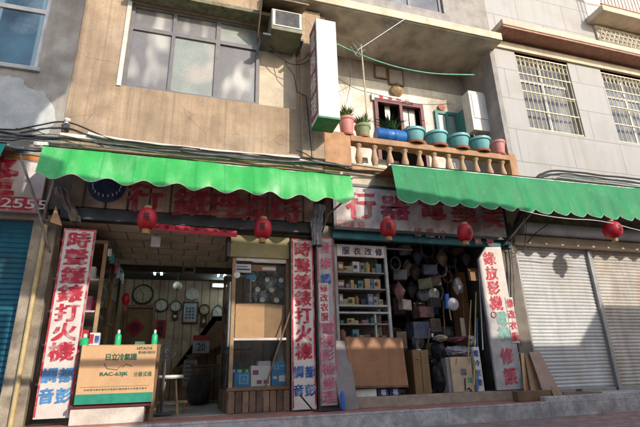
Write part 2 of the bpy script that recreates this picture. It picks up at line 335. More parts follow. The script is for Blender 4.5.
    def build(s, name, m, parent=None, bevel=0, smooth=False, world=True, seg=2):
        off = ROOT.get(parent.name, Vector()) if (parent and world) else Vector()
        me = bpy.data.meshes.new(name); me.from_pydata([tuple(Vector(v)-off) for v in s.v], [], s.f)
        if bevel or smooth:
            bm = bmesh.new(); bm.from_mesh(me); bmesh.ops.remove_doubles(bm, verts=bm.verts, dist=1e-5)
            if bevel: bmesh.ops.bevel(bm, geom=[e for e in bm.edges if len(e.link_faces) == 2 and e.calc_face_angle() > .5], offset=bevel, segments=seg, affect='EDGES', profile=.6)
            bm.to_mesh(me); bm.free()
        if smooth:
            for p in me.polygons: p.use_smooth = True
            try: me.set_sharp_from_angle(angle=math.radians(42))
            except Exception: pass
        me.materials.append(m); o = bpy.data.objects.new(name, me); COL.objects.link(o)
        if parent: o.parent = parent; ROOT[o.name] = off
        return o
def thing(name, label, cat, loc=(0,0,0), rz=0, group=None):
    o = bpy.data.objects.new(name, None); COL.objects.link(o); o.location = loc; o.rotation_euler = (0,0,rz); o.empty_display_size = .1
    o['label'] = label; o['category'] = cat
    if group: o['group'] = group
    ROOT[o.name] = Vector(loc); return o
def tag(o, label, cat, group=None):
    o['label'] = label; o['category'] = cat
    if group: o['group'] = group
    return o
def struct(o): o['kind'] = 'structure'; return o
def dup(root, loc, label=None, rz=None):
    def cp(o, parent):
        c = o.copy(); COL.objects.link(c)
        if parent: c.parent = parent
        for ch in o.children: cp(ch, c)
        return c
    r = cp(root, None); r.location = loc
    if label: r['label'] = label
    if rz is not None: r.rotation_euler = (0,0,rz)
    return r
def sag(a, b, drop, n=24, wig=0, seed=0):
    a, b = Vector(a), Vector(b)
    return [a.lerp(b, i/n)+Vector((0, wig*noise.noise(Vector((i*.4, seed, 0))), -drop*4*(i/n)*(1-i/n)+wig*noise.noise(Vector((i*.35, seed, 3))))) for i in range(n+1)]

# ================================================================== setting
struct(MB().add([(-150,-150,-.2),(150,-150,-.2),(150,150,-.2),(-150,150,-.2)], [(0,1,2,3)]).build('road', pave))
struct(MB().box(-9,5.62,-.7,-.655,-.25,.026).build('kerb', conc, bevel=.012))
struct(MB().box(-9,5.62,-.652,.02,-.25,.034).build('pavement', tread, bevel=.006))
struct(MB().box(5.63,16,-.62,.25,-.25,.1).build('side_pavement', conc, bevel=.015))

# ---------------- left building
lb = thing('corner_building', 'shaded grey rendered building with teal roller shutter at far left', 'building', (-4,0,0))
MB().wall(-9,-1.932,2.72,11.5,[(-5.2,-2.42,5.21,7.9)],.0,.25).build('wall', greyw, lb)
MB().box(-9,-2.36,.3,.34,-.2,2.9).build('inner_wall', darkwall, lb)
fr = MB().wall(-5.2,-2.42,5.21,7.9,[(-5.12,-3.86,5.29,6.34),(-3.78,-2.5,5.29,6.34),(-5.12,-3.86,6.42,7.82),(-3.78,-2.5,6.42,7.82)],.06,.12).build('window', framel, lb)
MB().box(-5.15,-2.45,.085,.095,5.25,7.86).build('pane', dkglass, fr)
MB().box(-5.3,-2.38,-.05,.05,5.15,5.207).build('window_sill', patchm, lb)
_p = [(-3.6,4.1),(-2.1,4.12),(-2.06,4.3),(-2.12,4.55),(-2.2,4.7),(-2.28,4.8),(-2.5,4.86),(-2.62,4.98),(-2.9,5.02),(-3.6,5.1)]
pts = []
for i in range(len(_p)):
    (x0_, z0_), (x1_, z1_) = _p[i], _p[(i+1) % len(_p)]; k_ = max(1, int(math.hypot(x1_-x0_, z1_-z0_)/.035))
    for j in range(k_):
        x_, z_ = x0_+(x1_-x0_)*j/k_, z0_+(z1_-z0_)*j/k_; q_ = Vector((x_*4, z_*4, 2)); pts.append((x_+.05*noise.noise(q_)+.03*noise.noise(q_*4), z_+.05*noise.noise(q_+Vector((9,0,0)))+.03*noise.noise(q_*4+Vector((5,5,0)))))
MB().prism(pts,-.012,-.001).build('plaster_patch', patchm, lb)
MB().sheet(lambda u, v: (-6+u*3.94, .1+.012*math.sin(v*2*math.pi*38), -.02+v*2.74), 2, 38*8).build('roller_shutter', tealsh, lb)
pw = MB().box(-2.04,-1.74,-.12,.2,-.2,2.7).build('pillar', mat('grimy_plaster',(.36,.3,.22),.9,.25,4,.3,40,.7,(.12,.1,.08),.75,dirt_scale=3), lb, bevel=.01)
MB().tube([(-1.86,-.16,.02),(-1.87,-.16,2.6)],.03,10).build('drainpipe', mat('yellowed_pipe', (.55,.42,.2),.5), lb, smooth=True)

# ---------------- clock shop building
X0, X1, BK = -1.928, 2.1, 4.5
b1 = thing('shop_house', 'tan stuccoed house above the clock shop, wide window upstairs', 'building', (0,0,0))
wl = at(122.5,84.6,0); wr = at(254,104,0)
WX0, WX1, WZ0, WZ1 = -1.19, 1.04, 5.13, 6.88
MB().wall(X0,2.3,3.62,11.5,[(WX0,1.84,WZ0,WZ1)],0,.22).build('wall', stucco, b1)
MB().box(X0+.003,2.098,.02,.2,2.9,3.618).build('lintel', darkwall, b1)
MB().box(1.12,1.84,.15,.21,4.9,6.88).build('recess_panel', cream, b1)
fr = MB().wall(WX0,WX1+.06,WZ0,WZ1,[(WX0+.06,-.48,WZ0+.06,6.34),(-.42,.29,WZ0+.06,6.34),(.37,WX1,WZ0+.06,6.34),(WX0+.06,-.48,6.42,WZ1-.06),(-.42,.29,6.42,WZ1-.06),(.37,WX1,6.42,WZ1-.06)],.05,.13).build('window', framew, b1)
for i, (a, b, m) in enumerate(((WX0+.06,-.48,frost2),(-.42,.29,frost),(.37,WX1,frost2))):
    MB().box(a-.01,b+.01,.08+.004*i,.09+.004*i,WZ0+.05,6.35).build('pane', m, fr); MB().box(a-.01,b+.01,.08,.09,6.41,WZ1-.05).build('pane', frost if i == 2 else frost2, fr)
MB().box(WX0-.07,WX0-.002,-.02,.12,WZ0-.02,WZ1).build('window_trim', whitew, b1)
MB().box(WX0-.05,1.84,-.28,-.002,WZ1+.02,WZ1+.1).build('window_hood', mat('mossy_hood',(.2,.185,.12),.9,.3,9), b1, bevel=.01)
MB().box(1.87,2.28,-.1,-.003,4.13,7.38).build('column', stucco, b1, bevel=.012)
MB().box(-1.93,2.3,-.06,-.004,4.05,4.11).build('wall_ledge', whitew, b1)
# interior
MB().box(X0+.02,X1-.02,.01,BK,-.05,.045).build('shop_floor', floorm, b1)
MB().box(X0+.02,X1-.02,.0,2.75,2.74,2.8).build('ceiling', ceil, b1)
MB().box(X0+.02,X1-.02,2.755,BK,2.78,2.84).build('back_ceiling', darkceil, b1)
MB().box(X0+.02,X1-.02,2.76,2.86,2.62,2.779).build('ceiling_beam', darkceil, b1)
MB().box(X0+.02,X1-.02,BK,BK+.1,-.05,2.78).build('back_wall', panelw, b1)
MB().box(X0,X0+.1,.21,BK,.05,2.738).build('side_wall', panelw, b1); MB().box(X1-.1,X1,.21,BK,.05,2.738).build('side_wall', darkwall, b1)
MB().box(2.06,2.4,-.06,.2,0,2.9).build('pillar', darkwall, b1, bevel=.01)
MB().box(2.0,2.5,.21,.3,2.5,4.05).build('gap_filler', darkwall, b1); MB().box(-2.4,-1.55,.26,.33,2.4,3.75).build('gap_filler', darkwall, b1)
MB().box(-1.72,2.05,-.16,.0,2.72,2.9).build('beam', darksteel, b1, bevel=.01)
d = MB().box(-1.14,-.6,BK-.05,BK-.003,.05,2.1).build('door', doorw, b1, bevel=.008)
MB().wall(-1.2,-.54,.05,2.17,[(-1.14,-.6,.05,2.1)],BK-.09,BK-.002).build('door_frame', wood, b1)
st = MB()
for i in range(9): st.box(.55+i*.0,2.0,BK-1.0-.0,BK-.9,.2,.201) if 0 else None
st.slab4([(.0,BK-.7,.75),(.75,BK-.7,1.85),(2.0,BK-.7,1.85),(2.0,BK-.7,1.72)],(0,.06,0)); st.slab4([(.0,BK-.7,.62),(.85,BK-.7,1.78),(.75,BK-.7,1.85),(-.08,BK-.7,.68)],(0,.6,0))
st.box(.8,2.0,BK-.7,BK-.02,1.74,1.84)
st.build('stair', wood, b1)

# ---------------- electrical shop building with balcony
b2 = thing('balcony_house', 'house with a recessed balcony above the cluttered repair shop', 'building', (4.3,0,0))
MB().box(2.303,6.465,.0,.098,3.0,4.0).build('lintel', cream, b2)
MB().wall(2.3,6.468,7.66,11.5,[(3.6,5.3,8.2,9.6)],0,.22).build('wall', greyup, b2)
fr = MB().wall(3.6,5.3,8.2,9.6,[(3.68,4.42,8.28,9.52),(4.48,5.22,8.28,9.52)],.06,.12).build('window', framew, b2); MB().box(3.65,5.25,.085,.095,8.25,9.55).build('pane', dkglass2, fr)
MB().box(1.2,6.468,-.3,1.2,7.42,7.655).build('eave', soffit, b2, bevel=.015)
MB().box(1.19,6.469,-.34,-.302,7.44,7.63).build('fascia', cream, b2, bevel=.008)
MB().box(2.45,6.4,-.02,1.1,4.003,4.13).build('balcony_floor', conc2, b2)
MB().wall(2.3,6.46,4.13,7.42,[(3.88,5.12,4.13,6.42),(5.45,6.0,5.2,6.3)],1.1,1.25).build('balcony_wall', whitew, b2)
MB().box(2.303,6.462,1.09,1.098,6.9,7.418).build('eave_shade_band', greyup, b2)  # grey band paints the eave's shade onto the upper balcony wall
MB().box(6.36,6.468,.0,1.088,4.13,7.418).build('side_wall', greyup, b2); MB().box(2.3,2.42,.0,1.088,4.13,7.418).build('side_wall', cream, b2)
MB().wall(2.5,6.4,4.05,7.4,[(2.6,6.3,4.1,7.3)],1.26,2.6).build('room_wall', darkwall, b2); MB().box(2.5,6.4,2.6,2.7,4.05,7.4).build('room_back_wall', darkwall, b2)
MB().box(2.29,2.8,-.07,.12,4.0,4.74).build('balcony_pier', terrac, b2, bevel=.012)
MB().box(6.3,6.47,-.07,.12,4.0,4.74).build('balcony_pier', terrac, b2, bevel=.012)
ba = MB().box(2.8,6.3,-.08,.14,4.58,4.7).build('balustrade', terrac, b2, bevel=.015)
MB().box(2.8,6.3,-.07,.13,4.0,4.1).build('base_rail', terrac, ba, bevel=.01)
bal = MB().lathe([(.07,4.1),(.07,4.14),(.045,4.16),(.062,4.24),(.07,4.3),(.045,4.42),(.035,4.48),(.05,4.52),(.068,4.54),(.068,4.58)],(2.98,.02,0),14).build('baluster', mat('cream_baluster',(.42,.27,.165),.8,.15,8), ba, smooth=True)
for i in range(1, 11):
    c = bal.copy(); COL.objects.link(c); c.parent = ba; c.location.x += .318*i
df = MB().wall(3.88,5.12,4.13,6.42,[(3.96,4.5,4.2,6.32),(4.57,5.04,4.2,6.32)],1.04,1.12).build('balcony_door', maroon, b2)
tw = MB().wall(5.42,6.03,5.17,6.33,[(5.5,5.7,5.25,6.25),(5.76,5.95,5.25,6.25)],1.04,1.12).build('side_window', tealp, b2)
MB().box(5.46,5.99,1.075,1.085,5.2,6.3).build('pane', frost, tw)
lf = MB(); lf.obox((5.98,.85,5.75),(.02,-.2,0),(.015,.002,0),(0,0,.5)); lf.build('shutter_leaf', tealp, tw)
# repair shop interior
MB().box(2.42,6.1,.01,3.2,-.05,.17).build('shop_floor', conc2, b2)
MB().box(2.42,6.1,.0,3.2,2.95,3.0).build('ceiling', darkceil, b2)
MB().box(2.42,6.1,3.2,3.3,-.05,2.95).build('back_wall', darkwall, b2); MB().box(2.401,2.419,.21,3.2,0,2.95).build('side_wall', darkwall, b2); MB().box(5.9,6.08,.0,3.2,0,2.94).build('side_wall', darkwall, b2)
MB().box(2.42,5.75,-.14,.005,.034,.19).build('doorstep', conc2, b2, bevel=.012)
MB().box(2.36,5.95,-.1,.0,2.68,2.82).build('beam', mat('teal_beam',(.02,.13,.15),.6,.2,6), b2, bevel=.01)
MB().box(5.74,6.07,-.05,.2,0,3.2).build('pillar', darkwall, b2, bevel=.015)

# ---------------- right building
b3 = thing('granite_building', 'pale granite clad building with barred windows at right', 'building', (10,0,0))
holes = [(7.06,8.6,5.47,7.5),(9.62,11.2,5.47,7.5)]
MB().wall(6.472,16,3.45,13,holes+[(9.75,13,9.0,11.5)],0,.3).build('wall', granite, b3)
led = MB().box(6.49,16,-.42,.0,7.83,7.98).build('ledge', cream, b3, bevel=.015)
MB().box(6.5,16,-.4,-.003,7.78,7.829).build('ledge_soffit', redtile, led)
MB().box(6.49,16,-.05,-.003,7.52,7.70).build('cornice', cream, b3)
def barred(x0, x1, z0, z1):
    f = MB().wall(x0,x1,z0,z1,[(x0+.07,(x0+x1)/2-.035,z0+.07,z0+1.34),((x0+x1)/2+.035,x1-.07,z0+.07,z0+1.34),(x0+.07,(x0+x1)/2-.035,z0+1.42,z1-.07),((x0+x1)/2+.035,x1-.07,z0+1.42,z1-.07)],.14,.2).build('window', framel, b3)
    MB().box(x0+.03,x1-.03,.165,.175,z0+.03,z1-.03).build('pane', dkglass2, f)
    MB().box(x0-.02,x1+.02,-.01,.1,z1+.0,z1+.03).build('window_head', redtile, f)
    g = MB(); n = 13
    for i in range(n):
        x = x0+.03+(x1-x0-.06)*i/(n-1); g.tube([(x,.03,z0+.02),(x,.03,z1-.04)],.011,6)
    for k in range(5):
        z = z0+.03+(z1-z0-.1)*k/4; g.box(x0+.01,x1-.01,.015,.045,z-.014,z+.014)
    for i in range(n-1):   # scrolled top row
        x = x0+.03+(x1-x0-.06)*(i+.5)/(n-1); g.tube([(x+.05*math.cos(a*math.pi/6),.03,z1-.26+.08*math.sin(a*math.pi/6)) for a in range(13)],.008,5,False)
    for zz in (z0+.5, z0+.95): g.tube([(x0+.03,.03,zz),(x1-.03,.03,zz)],.008,6)
    g.build('window_grille', grillm, f)
barred(*holes[0]); barred(*holes[1])
pbx = MB()
for i in range(22):
    for k in range(3):
        x = 9.9+i*.15+(k%2)*.075; z = 8.46+k*.14
        pbx.tube([(x+.07*math.cos(a*math.pi/3),-.08,z+.07*math.sin(a*math.pi/3)) for a in range(7)],.016,6,False)
pbx.build('breeze_block_screen', mat('white_block',(.62,.57,.47),.8), b3)
MB().box(9.8,13.4,-.05,-.002,8.36,8.9).build('screen_back', soffit, b3)
MB().box(9.62,13.5,-.5,-.0,8.93,9.1).build('balcony_slab', cream, b3, bevel=.015)
rl = MB()
for i in range(30): rl.tube([(9.7+i*.12,-.45,9.1),(9.7+i*.12,-.45,9.9)],.012,6)
rl.box(9.66,13.4,-.48,-.42,9.9,9.95); rl.box(9.66,13.4,-.47,-.43,9.16,9.2)
rl.build('balcony_rail', terrac, b3)
MB().sheet(lambda u, v: (9.75+u*3.2, .02+.03*noise.noise(Vector((u*9,v*9,1))), 9.02+v*2.4), 40, 12).build('balcony_curtain', towel, b3)
# ground floor of the right building
MB().box(6.285,6.5,.29,.4,-.2,3.448).build('pillar', cream, b3)
MB().box(6.05,16,-.1,.28,2.80,2.96).build('lintel', cream, b3, bevel=.012)
MB().box(6.05,16,.1,.28,2.962,3.448).build('upper_lintel', conc2, b3)
MB().lathe([(.13,6.3),(.13,16)],(0,-.02,3.13),20,'x').build('shutter_housing', tubeblue, b3, smooth=True)
def shutter(x0, x1, m):
    k = 42
    def fn(u, v):
        t = (v*k) % 1
        x = x0+u*(x1-x0); return (x, .10+.018*(abs(2*t-1)**1.8)+.012*noise.noise(Vector((x*2.2, v*5, x0))), .1+v*2.7+.006*noise.noise(Vector((x*1.4, v*9, 4))))
    MB().box(x0+.02,x1-.02,.07,.1,.103,.16).build('shutter_bottom_bar', alu, b3); MB().box((x0+x1)/2-.06,(x0+x1)/2+.06,.06,.07,.112,.15).build('shutter_lock', darksteel, b3)
    return MB().sheet(fn, 14, k*8).build('roller_shutter', m, b3)
shutter(6.13,7.92,shut); shutter(8.03,10.6,shutr); shutter(10.7,14,shutr)
for x in (6.085,7.925,10.61):
    g = MB(); g.box(x,x+.05,.04,.14,.1,2.8); g.box(x+.056,x+.1,.05,.14,.1,2.8); g.build('shutter_guide', alu, b3, bevel=.005)
# upper wall top
# ================================================================== awnings
def awning(name, label, x0, x1, zt0, zt1, zb0, zb1, m, nsc, zw, dep=1.0, under=True, seed=0, fold=.02, soft=False):
    t = thing(name, label, 'awning', ((x0+x1)/2,0,zw))
    nu = nsc*16
    def scal(u): 
        q = (u*nsc) % 1
        return .105*((.5+.5*math.cos(2*math.pi*q)) if soft else abs(2*q-1)**1.7)
    def fn(u, v):
        x = x0+u*(x1-x0); zt = zt0+u*(zt1-zt0); zb = zb0+u*(zb1-zb0)+scal(u)
        k = v; z = zt+(zb-zt)*k
        f = fold*(.3+.7*k)*(noise.noise(Vector((x*2.1, seed, k*.7)))*1.5+.6*noise.noise(Vector((x*6, seed+3, k*.5))))
        tq = (u*nsc) % 1
        y = -(dep-.1)-.14*k-f-.025*k*k*math.cos((tq-.5)*2*math.pi) 
        if k < .08: y += .02*(1-k/.08)
        return (x, y, z+.012*noise.noise(Vector((x*1.3, seed, 8)))*(1-k))
    v = MB().sheet(fn, nu, 14).build('valance', m, t, smooth=True)
    hem = MB().tube([Vector(fn(i/nu, 1))+Vector((0,-.002,0)) for i in range(nu+1)],.006,5).build('hem', mat('pale_hem',(.45,.5,.36),.7), v)
    def top(u, w):
        x = x0+u*(x1-x0); zt = zt0+u*(zt1-zt0)
        return (x, -(dep-.1)+w*(dep-.13), zt+.0+w*(zw-zt)-.05*math.sin(w*math.pi))
    MB().sheet(top, 40, 8).build('canopy', m, t, smooth=True)
    MB().sheet(lambda u, w: Vector(top(u, w))+Vector((0,.0,-.012)), 40, 8).build('lining', lining, t, smooth=True)
    MB().tube([Vector((x0-.04,-(dep-.13),zt0-.03)), Vector((x1+.04,-(dep-.13),zt1-.03))],.028,10).build('front_bar', steel, t, smooth=True)
    MB().tube([Vector((x0,-.06,zw)), Vector((x1,-.06,zw))],.035,10).build('wall_roller', steel, t, smooth=True)
    return t
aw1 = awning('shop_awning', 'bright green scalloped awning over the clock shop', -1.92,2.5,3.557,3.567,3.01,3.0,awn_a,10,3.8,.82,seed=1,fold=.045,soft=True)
aw2 = awning('shop_awning', 'long sea green scalloped awning reaching over the repair shop and shutters', 3.245,13.4,3.87,4.01,3.1,3.16,awn_b,26,3.95,.82,seed=5,fold=.02)
aw3 = awning('shop_awning', 'teal awning end hanging at the far left edge', -6.5,-2.345,3.537,3.537,3.08,3.08,awn_c,10,3.78,.82,seed=9)
for a, pts in ((aw1, [at(54,180,-.72), at(46,206,-.5), at(43,224,-.06)]), (aw1, [at(345,200,-.72), at(328,215,-.5), at(322,232,-.06)]),
               (aw2, [at(537,207,-.72), at(520,226,-.45), at(503,247,-.06)]),
               (aw3, [at(20,155,-.72), at(36,203,-.4), at(50,252,-.12)]), (aw3, [at(-60,155,-.72), at(-40,203,-.4)])):
    MB().tube(pts,.016,8).build('arm', steel, a, smooth=True)

# ================================================================== fascia signs
def fascia(name, label, x0, x1, z0, z1, y, m, chars, cm, small=None, frame=None):
    t = thing(name, label, 'sign', ((x0+x1)/2, y, z0))
    MB().box(x0,x1,y,y+.06,z0,z1).build('board', m, t, bevel=.004)
    tx = MB()
    for i, (ch, xc, zc, sz) in enumerate(chars): tx.text(ch,(xc-sz/2,y-.004,zc-sz/2),(1,0,0),(0,0,1),sz*1.15,sz,.08,.05,i,None,.034)
    tx.build('lettering', cm, t)
    if small:
        for i, (ch, xc, zc, sz) in enumerate(small): MB().text(ch,(xc-sz/2,y-.004,zc-sz/2),(1,0,0),(0,0,1),sz,sz,.08,.04,i).build('small_lettering', pink, t)
    if frame: MB().wall(x0-.05,x1+.05,z0-.05,z1+.05,[(x0,x1,z0,z1)],y-.015,y+.07).build('frame', frame, t)
    return t
Yf = -.17
ch = [(c, at(px,py,Yf).x, at(px,py,Yf).z, .46) for c, px, py in (('行',143,197),('錶',189,202),('理',222,205),('修',252,207),('時',284,209))]
f1 = fascia('shop_fascia', 'weathered plank fascia with faded red characters under the bright green awning', -1.62,2.02,2.91,3.5,Yf,planks,ch,redfade)
em = MB(); c = at(107,186,Yf-.01)
em.lathe([(.0,.0),(.26,.0),(.25,.015),(0,.016)],(c.x,c.y+.004,c.z),24,'y',False).build('emblem', mat('blue_emblem',(.04,.07,.16),.7,.3,8), f1)
dt = MB()
for i in range(10):
    a = math.pi+i*math.pi/9; dt.obox((c.x+.19*math.cos(a),c.y-.014,c.z+.2*math.sin(a)*.8),(.008,0,.003),(0,.001,0),(-.004,0,.022))
dt.build('emblem_marks', whitet, f1)
ch = [(c, at(px,py,Yf).x, at(px,py,Yf).z, s) for c, px, py, s in (('行',359,205,.5),('器',393,207,.5),('電',430,207,.5),('華',462,213,.5),('美',492,216,.5))]
sm = [(c, at(px,py,Yf).x, at(px,py,Yf).z, .17) for c, px, py in (('電',339,224),('視',350,225),('音',361,226),('修',418,232),('理',430,233),('冷',442,234),('氣',478,240),('機',490,241))]
f2 = fascia('shop_fascia', 'worn pale fascia board with faded red characters over the repair shop', 2.42,5.82,2.86,3.62,Yf,signfas,ch,redfade,sm,darksteel)
# red banner strip
bn = thing('banner_strip', 'narrow red banner strip pinned along the dark beam under the planks', 'banner', (-.1,-.18,2.75))
p0, p1 = at(146,223,-.18), at(237,231,-.18)
MB().slab4([(p0.x,-.18,p0.z-.09),(p1.x,-.18,p1.z-.1),(p1.x,-.18,p1.z+.0),(p0.x,-.18,p0.z+.01)],(0,.008,0)).build('cloth', stripred, bn)
tx = MB()
for i, c in enumerate('恭喜發財招財進寶'):
    tx.text(c,(p0.x+.12+i*(p1.x-p0.x-.2)/8,-.184,p0.z-.075),(1,0,0),(0,0,1),.07,.06)
tx.build('lettering', mat('dark_red_ink',(.22,.02,.03),.7), bn)

# ================================================================== vertical signs
def vsign(label, x0, x1, z0, z1, y, m, cols, edge=red, lean=0, th=.05, cut=None, group=None):
    t = thing('upright_signboard', label, 'sign', ((x0+x1)/2, y, z0))
    q = [(x0,z0),(x1,z0),(x1,z1),(x0,z1)] if not cut else cut
    MB().prism(q,y,y+th).build('board', m, t, bevel=.004)
    for mm, args in cols:
        for a in args: MB().column(*a).build('lettering', mm, t)
    if edge:
        e = MB(); wd = .022
        e.box(x0,x0+wd,y-.004,y-.001,z0+wd,z1-wd); e.box(x1-wd,x1,y-.004,y-.001,z0+wd,z1-wd); e.box(x0,x1,y-.004,y-.001,z1-wd,z1); e.build('border', edge, t)
    return t
y = -.3
t = vsign('white clock shop signboard partly in sun beside the big carton', -1.6,-1.2,.12,2.53,y,signwhite,[
    (red, [('時聲鐘錶打火機',-1.4,2.5,.78,.3,y-.004)]), (mat('sunlit_blue_ink',(.08,.25,.5),.6,.2,9), [('都彭',-1.305,.74,.26,.18,y-.004),('調音',-1.495,.74,.26,.18,y-.004)])])  # lighter copy of the sign blue, sunlight put into the ink colour
y = -.12
vsign('white clock shop signboard standing right of the glass display cabinet', 1.65,2.01,.06,2.62,y,signwhite,[
    (red, [('時聲鐘錶打火機',1.83,2.58,.74,.27,y-.004)]), (bluet, [('都彭',1.92,.7,.2,.17,y-.004),('調音',1.74,.7,.2,.17,y-.004)])])
y = -.16
t = vsign('faded silvery repair signboard close beside the white clock signboard', 2.07,2.33,.1,2.66,y,signold,[
    (pink, [('音響電視'[0]+'修',2.2,2.62,2.1,.2,y-.004),('電視影機修理',2.2,1.3,.12,.2,y-.004)]), (bluet, [('調',2.2,2.08,1.86,.18,y-.004)])], edge=pink)
MB().box(2.08,2.24,y-.006,y-.001,1.28,1.9).build('pasted_notice', signwhite, t)
MB().column('修改衣服',2.16,1.89,1.3,.13,y-.009).build('notice_lettering', red, t)
y = -.15
t = vsign('tall signboard with slanted top corner by the cream roller shutter', 5.13,5.66,.2,2.66,y,signold,[
    (red, [('錄放影機',5.36,2.58,1.5,.27,y-.004,.06,.03,1,0)]), (greenfade, [('電視',5.42,1.5,.98,.26,y-.004)]), (redfade, [('修護',5.42,.9,.26,.27,y-.004)])],
    edge=None, cut=[(5.13,.2),(5.66,.2),(5.66,2.68),(5.32,2.66),(5.13,2.42)])
MB().prism([(5.135,1.72),(5.655,1.02),(5.655,2.675),(5.325,2.655),(5.135,2.415)],y-.003,y-.0005).build('painted_sun_panel', signwhite, t)  # paler panel paints sunlight on the upper board, with a slanting shade edge
MB().prism([(5.56,.95),(5.72,.95),(5.72,1.74),(5.56,1.74)],y-.012,y-.006).build('pasted_notice', signwhite, t)
MB().column('修改衣服',5.64,1.73,.96,.155,y-.016).build('notice_lettering', red, t)
sl_ = MB().tube([(5.27+.05*math.cos(a*math.pi/8),y-.008,1.43+.05*math.sin(a*math.pi/8)) for a in range(17)],.008,6,False).build('stamp', red, t)

# phone sign at left
rs = thing('phone_sign', 'white and red sign with digits 2555 above the teal shutter', 'sign', (-3,-.16,2.8))
MB().box(-4.6,-1.98,-.16,-.08,2.78,3.66).build('board', signwhite, rs, bevel=.005)
MB().box(-4.6,-1.985,-.166,-.162,2.79,2.99).build('red_band', red, rs)
MB().box(-4.6,-1.985,-.166,-.162,3.56,3.65).build('orange_band', mat('orange_paint',(.55,.2,.03),.6), rs)
q0, q1 = at(-2,216,-.17), at(33,203,-.17)
MB().text('2555',(q0.x,-.171,2.825),(1,0,0),(0,0,1),.56,.135).build('number_lettering', whitet, rs)
MB().text('隆',(-2.98,-.168,2.98),(1,0,0),(0,0,1),.66,.62,.03,.02).build('lettering', red, rs)
# address plate
pl = thing('address_plate', 'small white address plate with navy characters above the glass cabinet', 'plate', (1.5,.0,2.55))
c = at(281,252,-.02)
MB().box(c.x-.14,c.x+.14,-.02,-.008,c.z-.09,c.z+.1).build('plate', signwhite, pl, bevel=.003)
tx = MB()
for i, k in enumerate('春日'): tx.text(k,(c.x-.12+i*.12,-.023,c.z+.0),(1,0,0),(0,0,1),.11,.09)
tx.text('12',(c.x-.04,-.023,c.z-.08),(1,0,0),(0,0,1),.08,.07); tx.text('號',(c.x+.05,-.023,c.z-.08),(1,0,0),(0,0,1),.07,.07)
tx.build('lettering', navy, pl)
# projecting light box
lx = thing('projecting_lightbox', 'tall white projecting sign box with green underside beside the balcony', 'sign', (2.19,-.5,4.6))
MB().box(2.0,2.38,-.7,-.25,4.62,6.66).build('case', offwhite, lx, bevel=.012)
MB().box(1.993,2.385,-.705,-.245,4.585,4.618).build('underside', mat('green_panel',(.03,.2,.09),.6,.2,6), lx)
MB().box(1.99,1.998,-.66,-.29,4.7,6.6).build('side_panel', mat('purple_panel',(.25,.09,.12),.6,.25,8), lx)
tx = MB()
for i, k in enumerate('電器修理'): tx.text(k,(1.987,-.3,6.1-i*.45),(0,-1,0),(0,0,1),.34,.4)
tx.build('lettering', signwhite, lx)
for z in (5.0,6.3): MB().box(2.1,2.2,-.245,-.1,z,z+.05).build('bracket', darksteel, lx)

# ================================================================== lanterns
def lantern(label, p, r=.125, h=.3, round_=False):
    t = thing('paper_lantern', label, 'lantern', tuple(p), 0, 'red lanterns hung from the awnings')
    n = 30; prof = []
    for i in range(n+1):
        a = -math.pi/2+math.pi*i/n
        rr = r*(math.cos(a)**(.62 if not round_ else .8) if abs(math.cos(a)) > 1e-6 else 0)
        prof.append((max(rr,.045)*(1+.03*(i % 2)), h/2*math.sin(a)))
    MB().lathe(prof, n=26).build('body', lantm, t, smooth=True, world=False)
    MB().lathe([(.05,h/2-.012),(.055,h/2-.01),(.05,h/2+.03),(.03,h/2+.032)], n=16).build('top_cap', lantcap, t, world=False, smooth=True)
    MB().lathe([(.035,-h/2-.06),(.05,-h/2-.058),(.052,-h/2+.005),(.045,-h/2+.01)], n=16).build('bottom_cap', lantcap, t, world=False, smooth=True)
    MB().tube([(0,0,h/2+.03),(0,.0,h/2+.2)],.005,6).build('cord', black, t, world=False)
    def proj(q):
        k = 1-(q.z/(h/2))**2; rr = r*max(k,.01)**.35
        return Vector((q.x, -math.sqrt(max(rr*rr-q.x*q.x, 1e-6))-.006, q.z))
    MB().text('福',(-.045,0,-.06),(1,0,0),(0,0,1),.09,.12,proj=proj).build('character', lantdark, t, world=False)
    return t
L0 = lantern('shaded red lantern leftmost, below the faded emblem of the plank fascia', at(147,219,-.82), .125,.3)
for label, q in (('shaded red lantern hanging above the glass display cabinet', (263,229)), ('shaded red lantern in front of the left end of the pale fascia', (388,228)), ('shaded red lantern in front of the right end of the pale fascia', (465,233))):
    o_ = dup(L0, at(*q,-.82), label, rz=.35*math.sin(q[0])); o_.rotation_euler = (.05*math.sin(q[0]*2), .07*math.cos(q[0]), .35*math.sin(q[0]))
L5 = lantern('sunlit round red lantern in front of the roller shutters', at(612.5,230,-.82), .165,.33, True)

# ================================================================== upstairs: clock shop side
ac = thing('air_conditioner', 'window air conditioner with greenish underside beside the upstairs window', 'air conditioner', (1.55,-.3,6.4))
MB().box(1.22,1.8,-.5,.1,6.42,6.88).build('case', acgreen, ac, bevel=.012)
MB().box(1.24,1.78,-.512,-.501,6.5,6.86).build('front_frame', offwhite, ac, bevel=.006)
g = MB()
for i in range(11): g.box(1.29,1.74,-.524,-.513,6.53+i*.029,6.545+i*.029)
g.build('grille', cablegrey, ac)
MB().box(1.08,1.22,-.45,.0,6.3,6.34).build('bracket', darksteel, ac); MB().box(1.78,1.83,-.45,0,6.3,6.34).build('bracket', darksteel, ac)
hd = MB(); hd.slab4([(1.02,-.62,7.0),(1.9,-.62,7.0),(1.86,-.0,7.22),(1.05,-.0,7.22)],(0,0,.03)); hd.slab4([(1.02,-.62,7.0),(1.05,0,7.22),(1.05,0,6.5),(1.03,-.1,6.5)],(.02,0,0))
hd = tag(hd.build('rain_hood', mat('rusty_hood',(.26,.2,.14),.8,.25,6,.2,40,.5)), 'rusty sheet hood sloping over the window air conditioner', 'hood')
